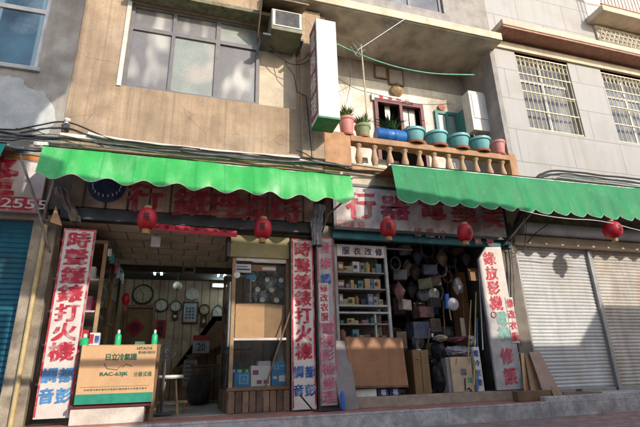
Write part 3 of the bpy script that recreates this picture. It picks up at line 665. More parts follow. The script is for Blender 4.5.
# cables near air conditioner
tag(MB().tube([at(283,55,-.1),at(287,66,-.12),at(294,75,-.1),at(297,92,-.1),at(306,96,-.12),at(309,125,-.1),at(312,158,-.1)],.009,6).build('cable', black, smooth=True), 'black cable hanging from the air conditioner down the column', 'cable')
tag(MB().tube(sag(at(270,45,-.12),at(310,60,-.14),.25,16),.009,6).build('cable', black, smooth=True), 'thin black cable looping under the air conditioner', 'cable')
tag(MB().tube(sag(at(297,62,-.2),at(316,42,-.3),.1,12),.008,6).build('cable', black, smooth=True), 'short thin cable running up to the projecting sign box', 'cable')
# facade cable bundles above awning 1
def cable(label, pts, r=.014, m=black, name='cable', wig=.03, seed=0):
    P_ = []
    for i in range(len(pts)-1):
        a, b = Vector(pts[i]), Vector(pts[i+1]); k = max(3, int((b-a).length/.12))
        for j in range(k): P_.append(a.lerp(b, j/k))
    P_.append(Vector(pts[-1])); sm = []
    for i, p in enumerate(P_):
        lo = max(0, i-3); hi = min(len(P_), i+4); q = sum((P_[j] for j in range(lo, hi)), Vector())/(hi-lo)
        if i in (0, len(P_)-1): q = p
        sm.append(q+Vector((0, wig*.4*noise.noise(Vector((i*.3, seed, 1))), wig*noise.noise(Vector((i*.21, seed, 7))))))
    return tag(MB().tube(sm, r, 7).build(name, m, smooth=True), label, 'cable')
rows = [('thick black cable lying lowest above the bright green awning', [(-5,131,-.1),(30,137,-.1),(70,139,-.12),(120,146,-.12),(200,152,-.12),(300,162,-.12),(345,167,-.12)], .02, black, 1),
        ('grey cable running just above the lowest black one', [(-5,136,-.16),(40,139,-.16),(90,141,-.16),(150,149,-.16),(240,157,-.16),(318,165,-.16)], .016, cablegrey, 2),
        ('black cable looping high over the white insulator at left', [(-5,129,-.1),(34,130,-.1),(48,120.5,-.1),(66,121,-.1),(84,125,-.1),(95,136,-.12),(130,143,-.12),(300,159,-.12)], .012, black, 3),
        ('black cable passing just under the white insulator', [(20,133,-.2),(46,129,-.2),(58,126.5,-.2),(80,129,-.2),(92,139,-.2),(200,149,-.2)], .011, black, 4),
        ('dark cable strung across the phone sign top at left', [(-5,148,-.2),(30,152,-.2),(60,151,-.2)], .012, black, 6),
        ('thin grey cable sagging between left shutter and awning bar', [(-5,155,-.25),(20,153,-.25),(45,158,-.25)], .009, cablegrey, 7),
        ('twisted dark cable along the awning top in the middle', [(200,154,-.2),(260,160,-.2),(318,162,-.2),(352,167,-.2)], .017, cablegrey, 8),
        ('black cable along the balcony base above the fascia', [(300,158,-.16),(335,166,-.16),(362,171,-.16),(397,172,-.16)], .013, black, 9)]
rows += [('loose black cable curling at the left end of the awning', [(-5,140,-.22),(22,142,-.22),(44,134,-.2),(64,140,-.18),(88,138,-.18),(104,147,-.18)], .01, black, 12),
        ('thin brown cable crossing below the white insulator', [(10,135,-.14),(48,136,-.14),(66,131,-.14),(90,144,-.14),(140,150,-.14)], .008, cablegrey, 13),
        ('thick grey cable resting on the left end of the awning bar', [(28,139,-.25),(60,143,-.25),(90,146,-.25),(160,153,-.25),(230,160,-.22)], .013, cablegrey, 14),
        ('black cable dipping behind the bright green awning right half', [(180,151,-.22),(240,162,-.22),(290,163,-.22),(330,169,-.22)], .009, black, 15),
        ('black cable knot trailing by the projecting sign box foot', [(296,150,-.2),(312,156,-.2),(318,164,-.2),(330,160,-.2),(352,168,-.2)], .01, black, 16)]
for lab, pts, r, m, s in rows: cable(lab, [at(*p) for p in pts], r, m, seed=s)
cable('white plastic pipe along the wall above the bright green awning', [at(88,133.5,-.1),at(110,139,-.1),at(200,150,-.1),at(300,158,-.1)], .028, cablewhite, 'conduit', 0.006, 5)
cable('pale bamboo pole lying under the balcony balustrade', [at(352,164,-.2),at(400,171,-.2)], .025, mat('bamboo',(.5,.42,.28),.6,.2,9), 'bamboo_pole', 0.0, 5)
cable('short white pipe end above the left corner of the green awning', [at(34,144,-.3),at(48,145,-.3)], .04, cablewhite, 'pipe_end', 0, 5)
ins = thing('insulator', 'white ceramic cable insulator fixed on the tan wall', 'insulator', tuple(at(67,122,-.08)))
MB().lathe([(.03,-.05),(.05,-.04),(.03,-.01),(.05,.02),(.045,.05),(.02,.06)], n=14).build('cap', offwhite, ins, world=False, smooth=True)
MB().box(-.03,.03,-.02,.08,-.12,-.05).build('bracket', darksteel, ins, world=False)
# cables on the right above awning 2
for lab, pts, r, m, s in (('black cable arching over the end of the balcony wall', [(536,178,-.1),(541,172,-.1),(552,170,-.1),(600,175,-.1),(645,180,-.1)], .022, black, 1),
        ('second black cable just under the arching one', [(538,180,-.14),(545,174.5,-.14),(560,173,-.14),(610,179,-.14),(645,184,-.14)], .016, black, 2),
        ('white cable along the granite wall over the sea green awning', [(560,176,-.06),(600,181,-.06),(645,186,-.06)], .02, cablewhite, 3),
        ('thin cable drooping from awning arm over the cream shutter', [(537,209,-.5),(560,221,-.4),(558,217,-.4),(540,228,-.3),(527,243,-.2)], .008, black, 4),
        ('thin black wire hanging in front of the cream shutter edge', [(512,245,-.2),(520,262,-.15),(527,240,-.15),(526,215,-.3)], .006, black, 5),
        ('dark tangled cable down the pillar beside the slanted signboard', [(508,245,-.12),(512,275,-.12),(509,300,-.12),(515,330,-.12),(519,352,-.12)], .012, black, 6),
        ('grey cable down the pillar beside the cream shutter', [(511,248,-.15),(515,290,-.15),(513,315,-.15),(521,345,-.15)], .009, cablegrey, 7),
        ('thin wire stretched below the sea green awning to the round lantern', [(520,210,-.9),(560,219,-.9),(600,220,-.95),(645,232,-.9)], .007, cablewhite, 8)):
    cable(lab, [at(*p) for p in pts], r, m, seed=s+20, wig=.02)
# plastic sheet bundles at pillars
def crumple(label, pts, wd, m, name='plastic_sheet', seed=0):
    mb = MB(); n = 40
    P_ = [Vector(p) for p in pts]
    def fn(u, v):
        k = v*(len(P_)-1); i = min(int(k), len(P_)-2); p = P_[i].lerp(P_[i+1], k-i)
        a = u*2*math.pi; ww = wd*(.62+.3*noise.noise(Vector((v*3,seed,0)))+.14*math.sin(a*7+2*math.sin(v*5+seed))+.1*math.sin(a*12+v*6)+.25*noise.noise(Vector((math.cos(a)*1.5,math.sin(a)*1.5,v*5+seed))))
        return p+Vector((math.cos(a)*ww, math.sin(a)*ww*.6, .03*noise.noise(Vector((a,v*9,seed)))))
    return tag(mb.sheet(fn, 60, n).build(name, m, smooth=True), label, 'sheet')
plast = mat('grey_plastic_film', (.3,.31,.33), .35, .25, 8)
crumple('grey plastic sheet gathered on the pillar between the two shops', [at(320,205,-.3),at(316,225,-.25),at(318,245,-.2)], .12, plast, seed=2)
crumple('torn grey cover on the wall left of the plank fascia', [at(60,188,-.3),at(68,205,-.25),at(76,222,-.2)], .1, mat('brown_film',(.22,.18,.15),.5,.3,8), seed=5)
tag(MB().prism([(at(50,222,-.25).x,at(50,222,-.25).z),(at(62,226,-.25).x,at(62,226,-.25).z),(at(56,206,-.25).x,at(56,206,-.25).z)],-.26,-.24).build('torn_card', card), 'torn triangular card stuck beside the left awning arm', 'card')
crumple('black bundled cover on the pillar right of the pale fascia', [at(523,212,-.3),at(514,230,-.22),at(506,246,-.16)], .1, mat('dark_film',(.06,.06,.065),.4,.3,8), seed=7)
# tarp between awnings
# ================================================================== balcony things
def pot(label, px, py, r, h, m, name='flower_pot', group='pots on the balcony rail', plant=None, saucer=True):
    p = at(px,py,.02); z = 4.702
    t = thing(name, label, 'pot', (p.x,.02,z), 0, group)
    MB().lathe([(r*.7,.02),(r*.74,.03),(r*.95,h-.06),(r*1.0,h-.06),(r*1.06,h-.05),(r*1.06,h),(r*.98,h),(r*.93,h-.05),(r*.9,h-.09)], n=26, cap=False).build('body', m, t, world=False, smooth=True)
    MB().lathe([(r*.72,.018),(.001,.02)], n=20, cap=False).lathe([(.001,h-.07),(r*.92,h-.06)], n=20, cap=False).build('soil', soil, t, world=False)
    if saucer: MB().lathe([(r*.66,.0),(r*.84,.0),(r*.9,.035),(r*.84,.035),(r*.72,.012)], n=24, cap=False).build('saucer', terr, t, world=False, smooth=True)
    return t, p
def tuft(label, c, n, h, sp, m, seed, wdt=.008):
    r = random.Random(seed); mb = MB(); c = Vector(c)
    for i in range(n):
        a = r.random()*6.283; rr = r.random()*sp*.5; b = c+Vector((math.cos(a)*rr, math.sin(a)*rr, 0)); l = h*(.5+.6*r.random()); o = Vector((math.cos(a), math.sin(a), 0))*sp*(.3+r.random())
        tdir = Vector((-math.sin(a), math.cos(a), 0))*wdt*(.7+.8*r.random())
        q = [b, b+o*.35+Vector((0,0,l*.65)), b+o+Vector((0,0,l*(.8+.25*r.random())))]
        mb.add([q[0]-tdir, q[0]+tdir, q[1]+tdir, q[1]-tdir, q[2]], [(0,1,2,3),(3,2,4)])
    return tag(mb.build('pot_plant', m), label, 'plant')
pot('faded pink pot, leftmost on the balcony rail',347,134,.15,.38,pinkp); p = at(347,134,.02); tuft('tall grassy plant growing in the leftmost pink pot',(p.x,.02,5.03),210,.3,.15,leaf,1,.007)
pot('olive green pot between pink pot and blue barrel',363,137,.15,.27,greenp); p = at(363,137,.02); tuft('spiky green plant growing in the olive pot',(p.x,.02,4.93),210,.24,.17,leaf,2,.006)
q = at(390,135,.02)
bt = thing('planter_barrel', 'blue plastic barrel laid on its side as planter on the rail', 'barrel', (q.x,.02,4.83))
MB().lathe([(.001,-.3),(.13,-.3),(.14,-.28),(.14,-.1),(.147,-.09),(.147,-.07),(.14,-.06),(.14,.06),(.147,.07),(.147,.09),(.14,.1),(.14,.28),(.13,.3),(.001,.3)], n=26, axis='x', cap=False).build('drum', blueb, bt, world=False, smooth=True)
MB().box(-.2,.2,-.06,.06,.12,.145).build('soil', soil, bt, world=False)
tuft('small leafy sprouts growing out of the blue barrel',(q.x,.02,4.96),130,.2,.26,leafd,3,.009)
blues = [(414,143),(437,145),(459,147),(480,150)]
labs = ['light blue pot right beside the blue barrel', 'light blue pot, second of the blue row from the barrel', 'light blue pot, third of the blue row from the barrel', 'light blue pot next to the pink pot at the rail end']
t0, p = pot(labs[0],*blues[0],.225,.3,bluep)
for l_, b_ in zip(labs[1:], blues[1:]): dup(t0,(at(*b_,.02).x,.02,4.702),l_)
pot('slim pink pot at the right end of the balcony rail',499,152,.145,.32,pinkp)
# antenna
an = thing('tv_antenna', 'bent aluminium television antenna on a bamboo pole above the balcony', 'antenna', tuple(at(367,122,-.05)))
MB().tube([at(367.5,124,-.05),at(365,90,-.05),at(361,45,-.05)],.016,8).build('pole', mat('bamboo',(.5,.42,.28)), an, smooth=True)
a0, a1 = at(358,50,-.1), at(405,19,-.35)
MB().tube([a0,a1],.008,6).build('boom', alu, an)
el = MB()
for i in range(10):
    c = a0.lerp(a1, .08+i*.1); l = .1+.012*(10-i)
    el.tube([c+Vector((-.45,.25,.85))*l, c-Vector((-.45,.25,.85))*l],.0045,5)
for s in (-1,1): el.tube([a0+Vector((.1*s,0,.16)), a0+Vector((-.08*s,0,-.14))],.007,5); el.tube([a0+Vector((.16*s,0,.05)), a0+Vector((.02*s,0,-.16))],.007,5)
el.build('element', alu, an)
cable('pale green clothes line sagging across the balcony', [at(337,44,-.1),at(360,55,-.05),at(390,66,-.05),at(430,74,-.05),at(474,75,-.05)], .014, rope, 'clothes_line', .005, 1)
cable('thin dark wire drooping from the sign box to the antenna pole', [at(338,78,-.05),at(350,88,-.05),at(366,92,-.05),at(420,105,.3),at(450,104,.6)], .006, black, 'cable', .01, 2)
cable('thin black wire hanging beside the projecting sign box', [at(341,50,-.05),at(352,70,-.05),at(350,95,-.05),at(342,112,-.05)], .005, black, 'cable', .02, 3)
# wall pieces
for lab, px, py, w_, h_ in (('left framed picture high on the balcony wall',381,72,.32,.36),('right framed picture, slightly larger, high on the balcony wall',396,77,.4,.46)):
    c = at(px,py,1.06); t = thing('picture_frame', lab, 'picture', tuple(c))
    MB().wall(-w_/2,w_/2,-h_/2,h_/2,[(-w_/2+.03,w_/2-.03,-h_/2+.03,h_/2-.03)],-.015,.02).build('frame', wood, t, world=False); MB().box(-w_/2+.02,w_/2-.02,0,.01,-h_/2+.02,h_/2-.02).build('picture', greyup, t, world=False)
c = at(396.5,91,1.05); t = thing('wall_lamp_shell', 'round brown ornament on the balcony wall over the door', 'ornament', tuple(c))
MB().lathe([(.001,.1),(.1,.08),(.16,.02),(.15,.0),(.001,-.02)], n=14, axis='y', cap=False).build('shell', mat('brown_shell',(.33,.22,.11),.8,.3,9), t, world=False, smooth=True)
MB().box(-.04,.04,-.09,.0,.1,.17).build('mount', wood, t, world=False)
c = at(395,100.5,1.05); t = thing('door_plaque', 'white horizontal plaque with small characters over the balcony door', 'plaque', tuple(c))
MB().box(-.58,.45,-.01,.03,-.07,.1).build('plate', towel, t, world=False)
tx = MB()
for i, k in enumerate('招財進寶'): tx.text(k,(.25-i*.22,-.014,-.04),(1,0,0),(0,0,1),.12,.11)
tx.build('lettering', redfade, t, world=False)
for lab, px, w_ in (('narrow white cloth hanging in the left of the balcony door',387,.13),('wide white cloth hanging in the middle of the balcony door',403,.22),('white cloth hanging at the right of the balcony door',411,.16)):
    a = at(px,106,1.2)
    tag(MB().sheet(lambda u, v: (a.x-w_/2+u*w_, 1.2+.02*math.sin(u*9)*(1-v), 5.85+v*.5-.05*math.sin(u*5)*(1-v)), 12, 8).build('hanging_cloth', towel, smooth=True), lab, 'cloth')
for lab, px, py, r in (('small rusty round vent on the balcony wall by the teal window',441,108,.09),):
    c = at(px,py,1.08); tag(MB().lathe([(.001,.05),(r,.04),(r,.0)], c, 16, 'y').build('wall_vent', terr), lab, 'vent')
c = at(470,100,.55); e = at(497,130,.55)
hx0, hx1, hz0, hz1 = at(471,110,.42).x, at(495,110,.42).x, at(485,131,.42).z, at(485,93,.42).z
wb = thing('water_heater', 'white gas water heater box fixed at the balcony right wall', 'water heater', (hx0,.55,hz0))
MB().box(hx0,hx1,.42,.7,hz0,hz1).build('case', offwhite, wb, bevel=.02)
MB().box(hx0+.06,hx1-.06,.405,.419,hz0+.3,hz1-.08).build('front_plate', offwhite, wb, bevel=.006)
pp = MB()
for i in range(4): pp.tube([(hx0+.08+i*.1,.55,hz0),(hx0+.08+i*.1,.55,hz0-.14-.03*i),(hx0+.1+i*.09,.6,hz0-.4)],.014,7)
pp.build('pipe', steel, wb, smooth=True)
MB().box(hx1-.2,6.358,.45,.65,hz1+.004,hz1+.03).build('bracket', darksteel, wb)
# white items behind balusters
for i, (x, wd) in enumerate(((3.15,.16),(3.5,.2),(3.8,.18),(4.4,.14))):
    tag(MB().slab4([(x,.3,4.14),(x+wd,.3,4.14),(x+wd,.36,4.5),(x,.36,4.5)],(0,.02,0)).build('styrofoam_sheet', towel, bevel=.004), ['white foam sheet behind the balusters below the olive pot', 'white foam sheet behind the balusters left under the blue barrel', 'white foam sheet behind the balusters right under the barrel', 'narrow white foam sheet behind the balusters below the second blue pot'][i], 'foam sheet')
# ================================================================== clock shop: in front
ct = thing('carton', 'big tan carton printed with green model lettering in front of the clock shop', 'carton', (-.7,-.4,.27))
cx0, cx1, cy = -1.14, -.25, -.5
MB().box(cx0,cx1,cy,-.2,.27,.965).build('body', card, ct, bevel=.012)
MB().box(cx0+.002,cx1-.002,cy-.003,cy-.0005,.272,.385).build('green_band', cardgreen, ct)
tx = MB(); yy = cy-.004
tx.text('HITACHI',(-.49,yy,.9),(1,0,0),(0,0,1),.18,.035)
for i, k in enumerate('日立冷氣機'): tx.text(k,(-.86+i*.075,yy,.775),(1,0,0),(0,0,1),.08,.085)
tx.text('RAC-63JK',(-.89,yy,.58),(1,0,0),(0,0,1),.32,.055,bold=.01)
tx.build('bold_lettering', darkgreen, ct)
tx = MB()
for i, k in enumerate('分離式機'): tx.text(k,(-.5+i*.055,yy,.575),(1,0,0),(0,0,1),.05,.06)
for i, k in enumerate('室內機分離式冷'): tx.text(k,(-.47+i*.03,yy,.85),(1,0,0),(0,0,1),.028,.035)
for i in range(22): tx.text('冷氣機分離式室內'[i % 8],(-1.05+i*.033,yy,.425),(1,0,0),(0,0,1),.028,.02)
tx.tube([(-.86,yy,.74),(-.82,yy,.68),(-.7,yy,.66),(-.66,yy,.71)],.004,4); tx.tube([(-.64,yy,.69),(-.6,yy,.73),(-.53,yy,.7)],.004,4)
tx.box(-1.1,-.3,yy,yy+.001,.465,.468)
tx.build('fine_print', mat('pale_carton_ink',(.1,.17,.1),.7,.2,9), ct)
ft = MB(); ft.box(cx0+.05,cx1-.05,cy-.003,cy-.0008,.955,.9635); ft.build('tape', mat('tape',(.5,.37,.2),.3), ct)
# counter under it
cn = thing('counter', 'low pale counter carrying the big tan carton', 'counter', (-.7,-.35,.04))
MB().box(-1.2,-.28,-.46,-.15,.225,.266).build('top', maroon, cn, bevel=.005)
MB().box(-1.18,-.34,-.44,-.2,.036,.222).build('base', mat('pale_base',(.62,.55,.47),.8,.15,5), cn, bevel=.01)
for lx_ in (-.24,-.3): MB().obox((lx_,-.42 if lx_ > -.28 else -.2,.5),(.022,0,0),(0,.018,0),(.012,0,.47)).build('leg', wood, cn, bevel=.004)
MB().obox((-.268,-.31,.62),(.012,0,0),(0,.09,0),(0,0,.02)).build('rail', wood, cn); MB().obox((-.268,-.31,.2),(.012,0,0),(0,.09,0),(0,0,.02)).build('rail', wood, cn)
# bottles on the carton
def bottle(label, px, m, capm, h=.15, r=.037, y=-.35):
    c = at(px,345,y); t = thing('bottle', label, 'bottle', (c.x,y,.966))
    MB().lathe([(r,.0),(r*1.05,.01),(r*1.05,h*.8),(r*.75,h*.92),(r*.42,h)], n=18).build('body', m, t, world=False, smooth=True)
    MB().lathe([(r*.45,h+.001),(r*.45,h+.035),(r*.3,h+.045),(r*.1,h+.05)], n=14).build('cap', capm, t, world=False, smooth=True)
bottle('green bottle with white cap on the carton, the left one',117.5,grn,offwhite)
bottle('green bottle with white cap on the right end of the carton',154,grn,offwhite)
bottle('short green and white jar by the signboard edge on the carton',84,grn,offwhite,.1,.05)
bx = at(95,338,-.33); t = thing('small_box', 'small white box with red and blue print on the carton', 'box', (bx.x,-.33,.966))
MB().box(-.06,.06,-.04,.04,0,.16).build('body', offwhite, t, world=False, bevel=.003); MB().box(-.06,-.01,-.044,-.041,.02,.14).build('red_print', red, t, world=False); MB().box(.005,.055,-.044,-.041,.03,.12).build('blue_print', bluet, t, world=False)
bx = at(140,343,-.33); tag(MB().box(bx.x-.06,bx.x+.06,-.38,-.3,.966,1.01).build('ink_pad', mat('green_box',(.06,.16,.1),.6), bevel=.004), 'flat dark green box lying on the carton between the bottles', 'box')
# stool
c = at(171,375,.45); st = thing('stool', 'round white topped stool just inside the clock shop', 'stool', (c.x,.45,.046))
hs = c.z-.046
MB().lathe([(.001,hs-.05),(.17,hs-.05),(.185,hs-.03),(.18,hs-.005),(.16,hs),(.001,hs)], n=26, cap=False).build('seat', towel, st, world=False, smooth=True)
for i in range(4):
    a = math.pi/4+i*math.pi/2; MB().tube([(.1*math.cos(a),.1*math.sin(a),hs-.045),(.18*math.cos(a),.18*math.sin(a),0)],.016,8).build('leg', woodlt, st, world=False)
MB().tube([(.15*math.cos(a*math.pi/8),.15*math.sin(a*math.pi/8),.15) for a in range(17)],.01,6,False).build('foot_ring', steel, st, world=False)
# step stool
c = at(170,402,.5); w2 = thing('low_bench', 'low wooden bench standing beneath the white topped stool', 'bench', (c.x,.75,.046))
MB().box(-.2,.25,-.1,.1,.14,.17).build('top', woodlt, w2, world=False, bevel=.004)
for x in (-.17,.21): MB().box(x-.015,x+.015,-.08,.08,0,.139).build('leg', wood, w2, world=False)
# floor fan-like lamp stand behind carton
c = at(166,352,.3); fl = thing('floor_fan', 'dark standing fan behind the right end of the carton', 'fan', (c.x,.3,.046))
MB().tube([(0,0,0),(0,0,c.z-.05)],.018,8).build('pole', darksteel, fl, world=False); MB().lathe([(.14,0),(.15,.02),(.03,.05)], n=20).build('base', darksteel, fl, world=False, smooth=True)
g = MB()
for k in range(3): g.tube([((.05+.045*k)*math.cos(a*math.pi/8),-.06,c.z-.02+(.05+.045*k)*math.sin(a*math.pi/8)) for a in range(17)],.004,4,False)
for k in range(10): g.tube([(0,-.07,c.z-.02),(.14*math.cos(k*.628),-.06,c.z-.02+.14*math.sin(k*.628))],.003,4)
g.build('guard', darksteel, fl, world=False)
MB().lathe([(.03,.0),(.035,-.12),(.001,-.13)], (0,0,c.z-.02), 12,'y').build('motor', darksteel, fl, world=False)
# ------------------------------------------------------------------ side cabinet with hanging goods
sc_ = thing('side_cabinet', 'tall glass fronted cabinet along the left wall of the clock shop', 'cabinet', (-1.45,.2,.05))
for yy_ in (.12, 1.15, 2.15): MB().box(-1.14,-1.09,yy_,yy_+.05,.05,2.45).build('post', woodlt if yy_ < .2 else wood, sc_, bevel=.004)
MB().box(-1.82,-1.09,.12,2.2,2.451,2.5).build('top', wood, sc_)
for z in (.5,1.0,1.45,1.9): MB().box(-1.8,-1.15,.13,2.19,z,z+.025).build('shelf', signwhite, sc_)
MB().box(-1.823,-1.8,.12,2.2,.05,2.45).build('back', woodlt, sc_)
MB().box(-1.12,-1.112,.175,2.14,.3,2.44).build('pane', glass, sc_)
cols = [('red',(.5,.03,.04)),('blue',(.05,.15,.5)),('white',(.65,.62,.58)),('yellow',(.55,.4,.06)),('teal',(.05,.3,.3)),('pink',(.55,.15,.25)),('black',(.03,.03,.035)),('green',(.07,.3,.1))]
cm = {n: mat('goods_'+n, c_, .5, .15, 9) for n, c_ in cols}
ordn = ['first','second','third','fourth','fifth','sixth','seventh','eighth','ninth','tenth','eleventh','twelfth','thirteenth','fourteenth','fifteenth','sixteenth','seventeenth','eighteenth','nineteenth','twentieth','twenty-first','twenty-second','twenty-third','twenty-fourth','twenty-fifth','twenty-sixth']
for i in range(14):
    n = cols[(i*5+2) % 8][0]; y_ = .18+i*.14; z_ = 2.42-.09*rnd.random(); h = .1+.1*rnd.random()
    tag(MB().obox((-1.06,y_,z_-h/2),(.012,0,0),(.01,.045,.012),(0,0,h/2)).build('hanging_packet', cm[n], bevel=.003), n+' packet hung along the side cabinet top, '+ordn[i]+' from the street', 'packet', 'packets hung on the side cabinet')
for zi, z in enumerate((1.026,1.476,1.926)):
    for i in range(6):
        n = cols[(i*3+zi*5) % 8][0]; y_ = .25+i*.3+.05*rnd.random(); h = .1+.16*rnd.random(); d_ = .06+.05*rnd.random()
        tag(MB().box(-1.36-d_,-1.3+d_,y_,y_+.08+.1*rnd.random(),z,z+h).build('boxed_goods', cm[n], bevel=.004), '%s box on the %s glass cabinet shelf, %s from the street' % (n, ('lower','middle','upper')[zi], ordn[i]), 'box', 'boxed goods in the side cabinet')
# red hanging lantern-like ornament
c = at(126,299,1.2); tag(MB().lathe([(.01,.1),(.05,.07),(.07,0),(.05,-.07),(.01,-.1),(.02,-.2)], c, 14).build('red_ornament', lantm, smooth=True), 'small red hanging ornament by the side cabinet in the clock shop', 'ornament')
# ------------------------------------------------------------------ back wall clocks
YB = BK-.012
def clock(label, px, py, r, rim, fc, tail=0, sides=28, ell=1.0):
    c = at(px,py,YB); t = thing('wall_clock', label, 'clock', tuple(c), 0, 'clocks on the back wall')
    f = lambda prof: [(a,b) for a,b in prof]
    mb = MB().lathe([(r,.0),(r,.04),(r*.93,.055),(r*.84,.05),(r*.84,.0)], n=sides, axis='y', cap=False)
    fb = MB().lathe([(r*.85,.03),(.001,.03)], n=sides, axis='y', cap=False)
    for q in (mb, fb): q.v = [(x,y,z*ell) for x,y,z in q.v]
    mb.build('rim', rim, t, world=False, smooth=sides > 10); fb.build('face', fc, t, world=False)
    h = MB(); h.obox((-.14*r,-.037,.18*r),(.025*r,0,0),(0,.002,0),(-.24*r,0,.3*r)); h.build('hour_hand', black, t, world=False)
    h = MB(); h.obox((.02*r,-.041,-.3*r),(.02*r,0,0),(0,.002,0),(.02*r,0,.36*r)); h.build('minute_hand', black, t, world=False)
    tk = MB()
    for k in range(12):
        a = k*math.pi/6; u_ = Vector((math.cos(a),0,math.sin(a))); v_ = Vector((-math.sin(a),0,math.cos(a)))
        tk.obox(u_*r*.68+Vector((0,-.035,0)), u_*r*.08, (0,.002,0), v_*r*.025)
    tk.v = [(x,y,z*ell) for x,y,z in tk.v]; tk.build('hour_marks', black, t, world=False)
    if tail:
        MB().wall(-.07,.07,-r*ell-tail,-r*ell-.002,[(-.045,.045,-r*ell-tail+.03,-r*ell-.02)],-.05,0).build('pendulum_case', rim, t, world=False)
        MB().lathe([(.001,.03),(.035,.026),(.035,.02)], (0,0,-r*ell-tail*.6), 14,'y').build('pendulum', offwhite, t, world=False)
brown = mat('clock_rim',(.07,.04,.025),.4); silver = mat('silver_rim',(.4,.4,.42),.35,.1,6,metal=.7)
clock('big round clock with yellowed face high on the back wall',143.4,294.4,.235,brown,faceold)
clock('round clock with white dial, next to the big yellowed one',161.5,305.3,.155,brown,face)
clock('small pendulum clock left of the framed certificate',175.7,306.4,.135,brown,face,.17)
clock('eight sided clock hung above the framed certificate',191.9,294.4,.15,offwhite,face,0,8)
clock('dark pendulum clock right of the framed certificate',204.4,309.6,.13,brown,faceold,.26)
clock('oval silvery clock at the right end of the clock wall',217.6,313,.145,silver,face,0,20,1.45)
def flat(name, label, cat, px0, py0, px1, py1, Y, m, parts=(), th=.015):
    a, b = at(px0,py0,Y), at(px1,py1,Y); t = thing(name, label, cat, ((a.x+b.x)/2,Y,b.z))
    MB().box(min(a.x,b.x),max(a.x,b.x),Y-th,Y-.002,min(a.z,b.z),max(a.z,b.z)).build('sheet', m, t, bevel=.002)
    return t, a, b
t, a, b = flat('framed_certificate','dark framed certificate hung among the wall clocks','picture',184.3,303,196.3,322,YB,mat('certificate',(.42,.42,.4),.4))
MB().wall(a.x-.03,b.x+.03,b.z-.03,a.z+.03,[(a.x,b.x,b.z,a.z)],YB-.03,YB).build('frame', brown, t)
tx = MB()
for i in range(4):
    for j in range(3): tx.text('恭喜發財招福進寶'[(i*3+j) % 8],(a.x+.04+j*.075,YB-.018,b.z+.07+i*.075),(1,0,0),(0,0,1),.055,.055)
tx.build('lettering', navy, t)
t, a, b = flat('red_poster','red paper poster with dark characters beside the back door','poster',156,320,165,337,YB,mat('poster_red',(.35,.03,.03),.7))
MB().column('招福財',(a.x+b.x)/2,a.z-.02,b.z+.02,.12,YB-.018).build('lettering', black, t)
c = at(134.8,327.5,BK-.06); r = .22
t = thing('door_diamond', 'red paper diamond pasted on the back door', 'paper', tuple(c))
MB().prism([(0,-r),(r,0),(0,r),(-r,0)],-.004,.004).build('sheet', mat('diamond_red',(.4,.02,.03),.6), t, world=False); MB().text('春',(-.12,-.008,-.12),(1,0,0),(0,0,1),.24,.24).build('lettering', lantdark, t, world=False)
t, a, b = flat('calendar','tear off calendar with large day number under the stairs','calendar',193,340,209,353,BK-.72,mat('calendar_paper',(.33,.31,.32),.7))
MB().text('20',((a.x+b.x)/2-.08,BK-.74,b.z+.05),(1,0,0),(0,0,1),.17,.16).build('number_lettering', navy, t)
MB().box(a.x,b.x,BK-.745,BK-.722,a.z+.002,a.z+.1).build('red_header', mat('poster_red',(.35,.03,.03)), t)
t, a, b = flat('price_sheet','pale printed sheet hung low in the middle of the clock shop','paper',184,360,196,385,3.2,mat('grey_paper',(.3,.3,.32),.7))
tx = MB()
for i in range(7): tx.box(a.x+.03,b.x-.05,3.18,3.184,b.z+.08+i*.08,b.z+.11+i*.08)
tx.build('print', cablegrey, t)
# under-stair clutter and desk
dk = thing('desk', 'dark wooden desk at the back of the clock shop', 'desk', (.8,3.4,.05))
MB().box(.3,1.5,3.1,3.7,.74,.78).build('top', wood, dk); MB().box(.32,.6,3.15,3.68,.05,.738).build('drawer_pedestal', wood, dk)
MB().box(1.42,1.47,3.15,3.68,.05,.738).build('leg', wood, dk)
tag(MB().blob((.45,2.6,.35),(.2,.2,.32),3).build('sack', mat('dark_sack',(.06,.05,.045),.9)), 'dark lumpy sack on the floor before the desk', 'sack')
tag(MB().box(.85,1.2,3.25,3.6,.781,.98).build('yellow_tin', mat('yellow_tin',(.3,.2,.04),.5), bevel=.01), 'dull yellow tin box standing on the dark desk', 'box')
tag(MB().box(.55,.68,2.9,3.05,.05,.7).build('cased_umbrella_bin', darksteel, bevel=.01), 'slim dark bin standing in front of the desk', 'bin')
# ceiling lights
def lightfix(label, px, py):
    c = at(px,py,Z=2.735); c.z = 2.735
    t = thing('ceiling_light', label, 'lamp', tuple(c), 0, 'ceiling lights in the clock shop')
    MB().box(-.16,.16,-.22,.22,0,.03).build('housing', darksteel, t, world=False)
    for x in (-.07,.07): MB().tube([(x,-.2,-.03),(x,.2,-.03)],.02,8).build('tube', neon, t, world=False)
lightfix('left lit ceiling lamp with two bluish tubes in the clock shop',158,271); lightfix('right lit ceiling lamp with two bluish tubes in the clock shop',222,273)
c = at(226,286,4.2); t = thing('wall_tube_light', 'lit bluish tube lamp high beside the glass cabinet', 'lamp', (c.x,4.2,c.z))
MB().tube([(-.3,0,0),(.3,0,0)],.022,8).build('tube', neon, t, world=False); MB().box(-.32,.32,.03,.08,-.02,.06).build('housing', offwhite, t, world=False)
c = at(177.5,286,3.6); t = thing('globe_lamp', 'round pale glowing globe lamp near the back wall', 'lamp', tuple(c))
MB().lathe([(.1*math.sin(math.pi*k/10)+.0005,-.1*math.cos(math.pi*k/10)) for k in range(11)], n=18).build('globe', mat('globe_glass',(.55,.48,.36),.3), t, world=False, smooth=True); MB().tube([(0,0,.1),(0,0,2.78-c.z)],.006,6).build('cord', black, t, world=False)
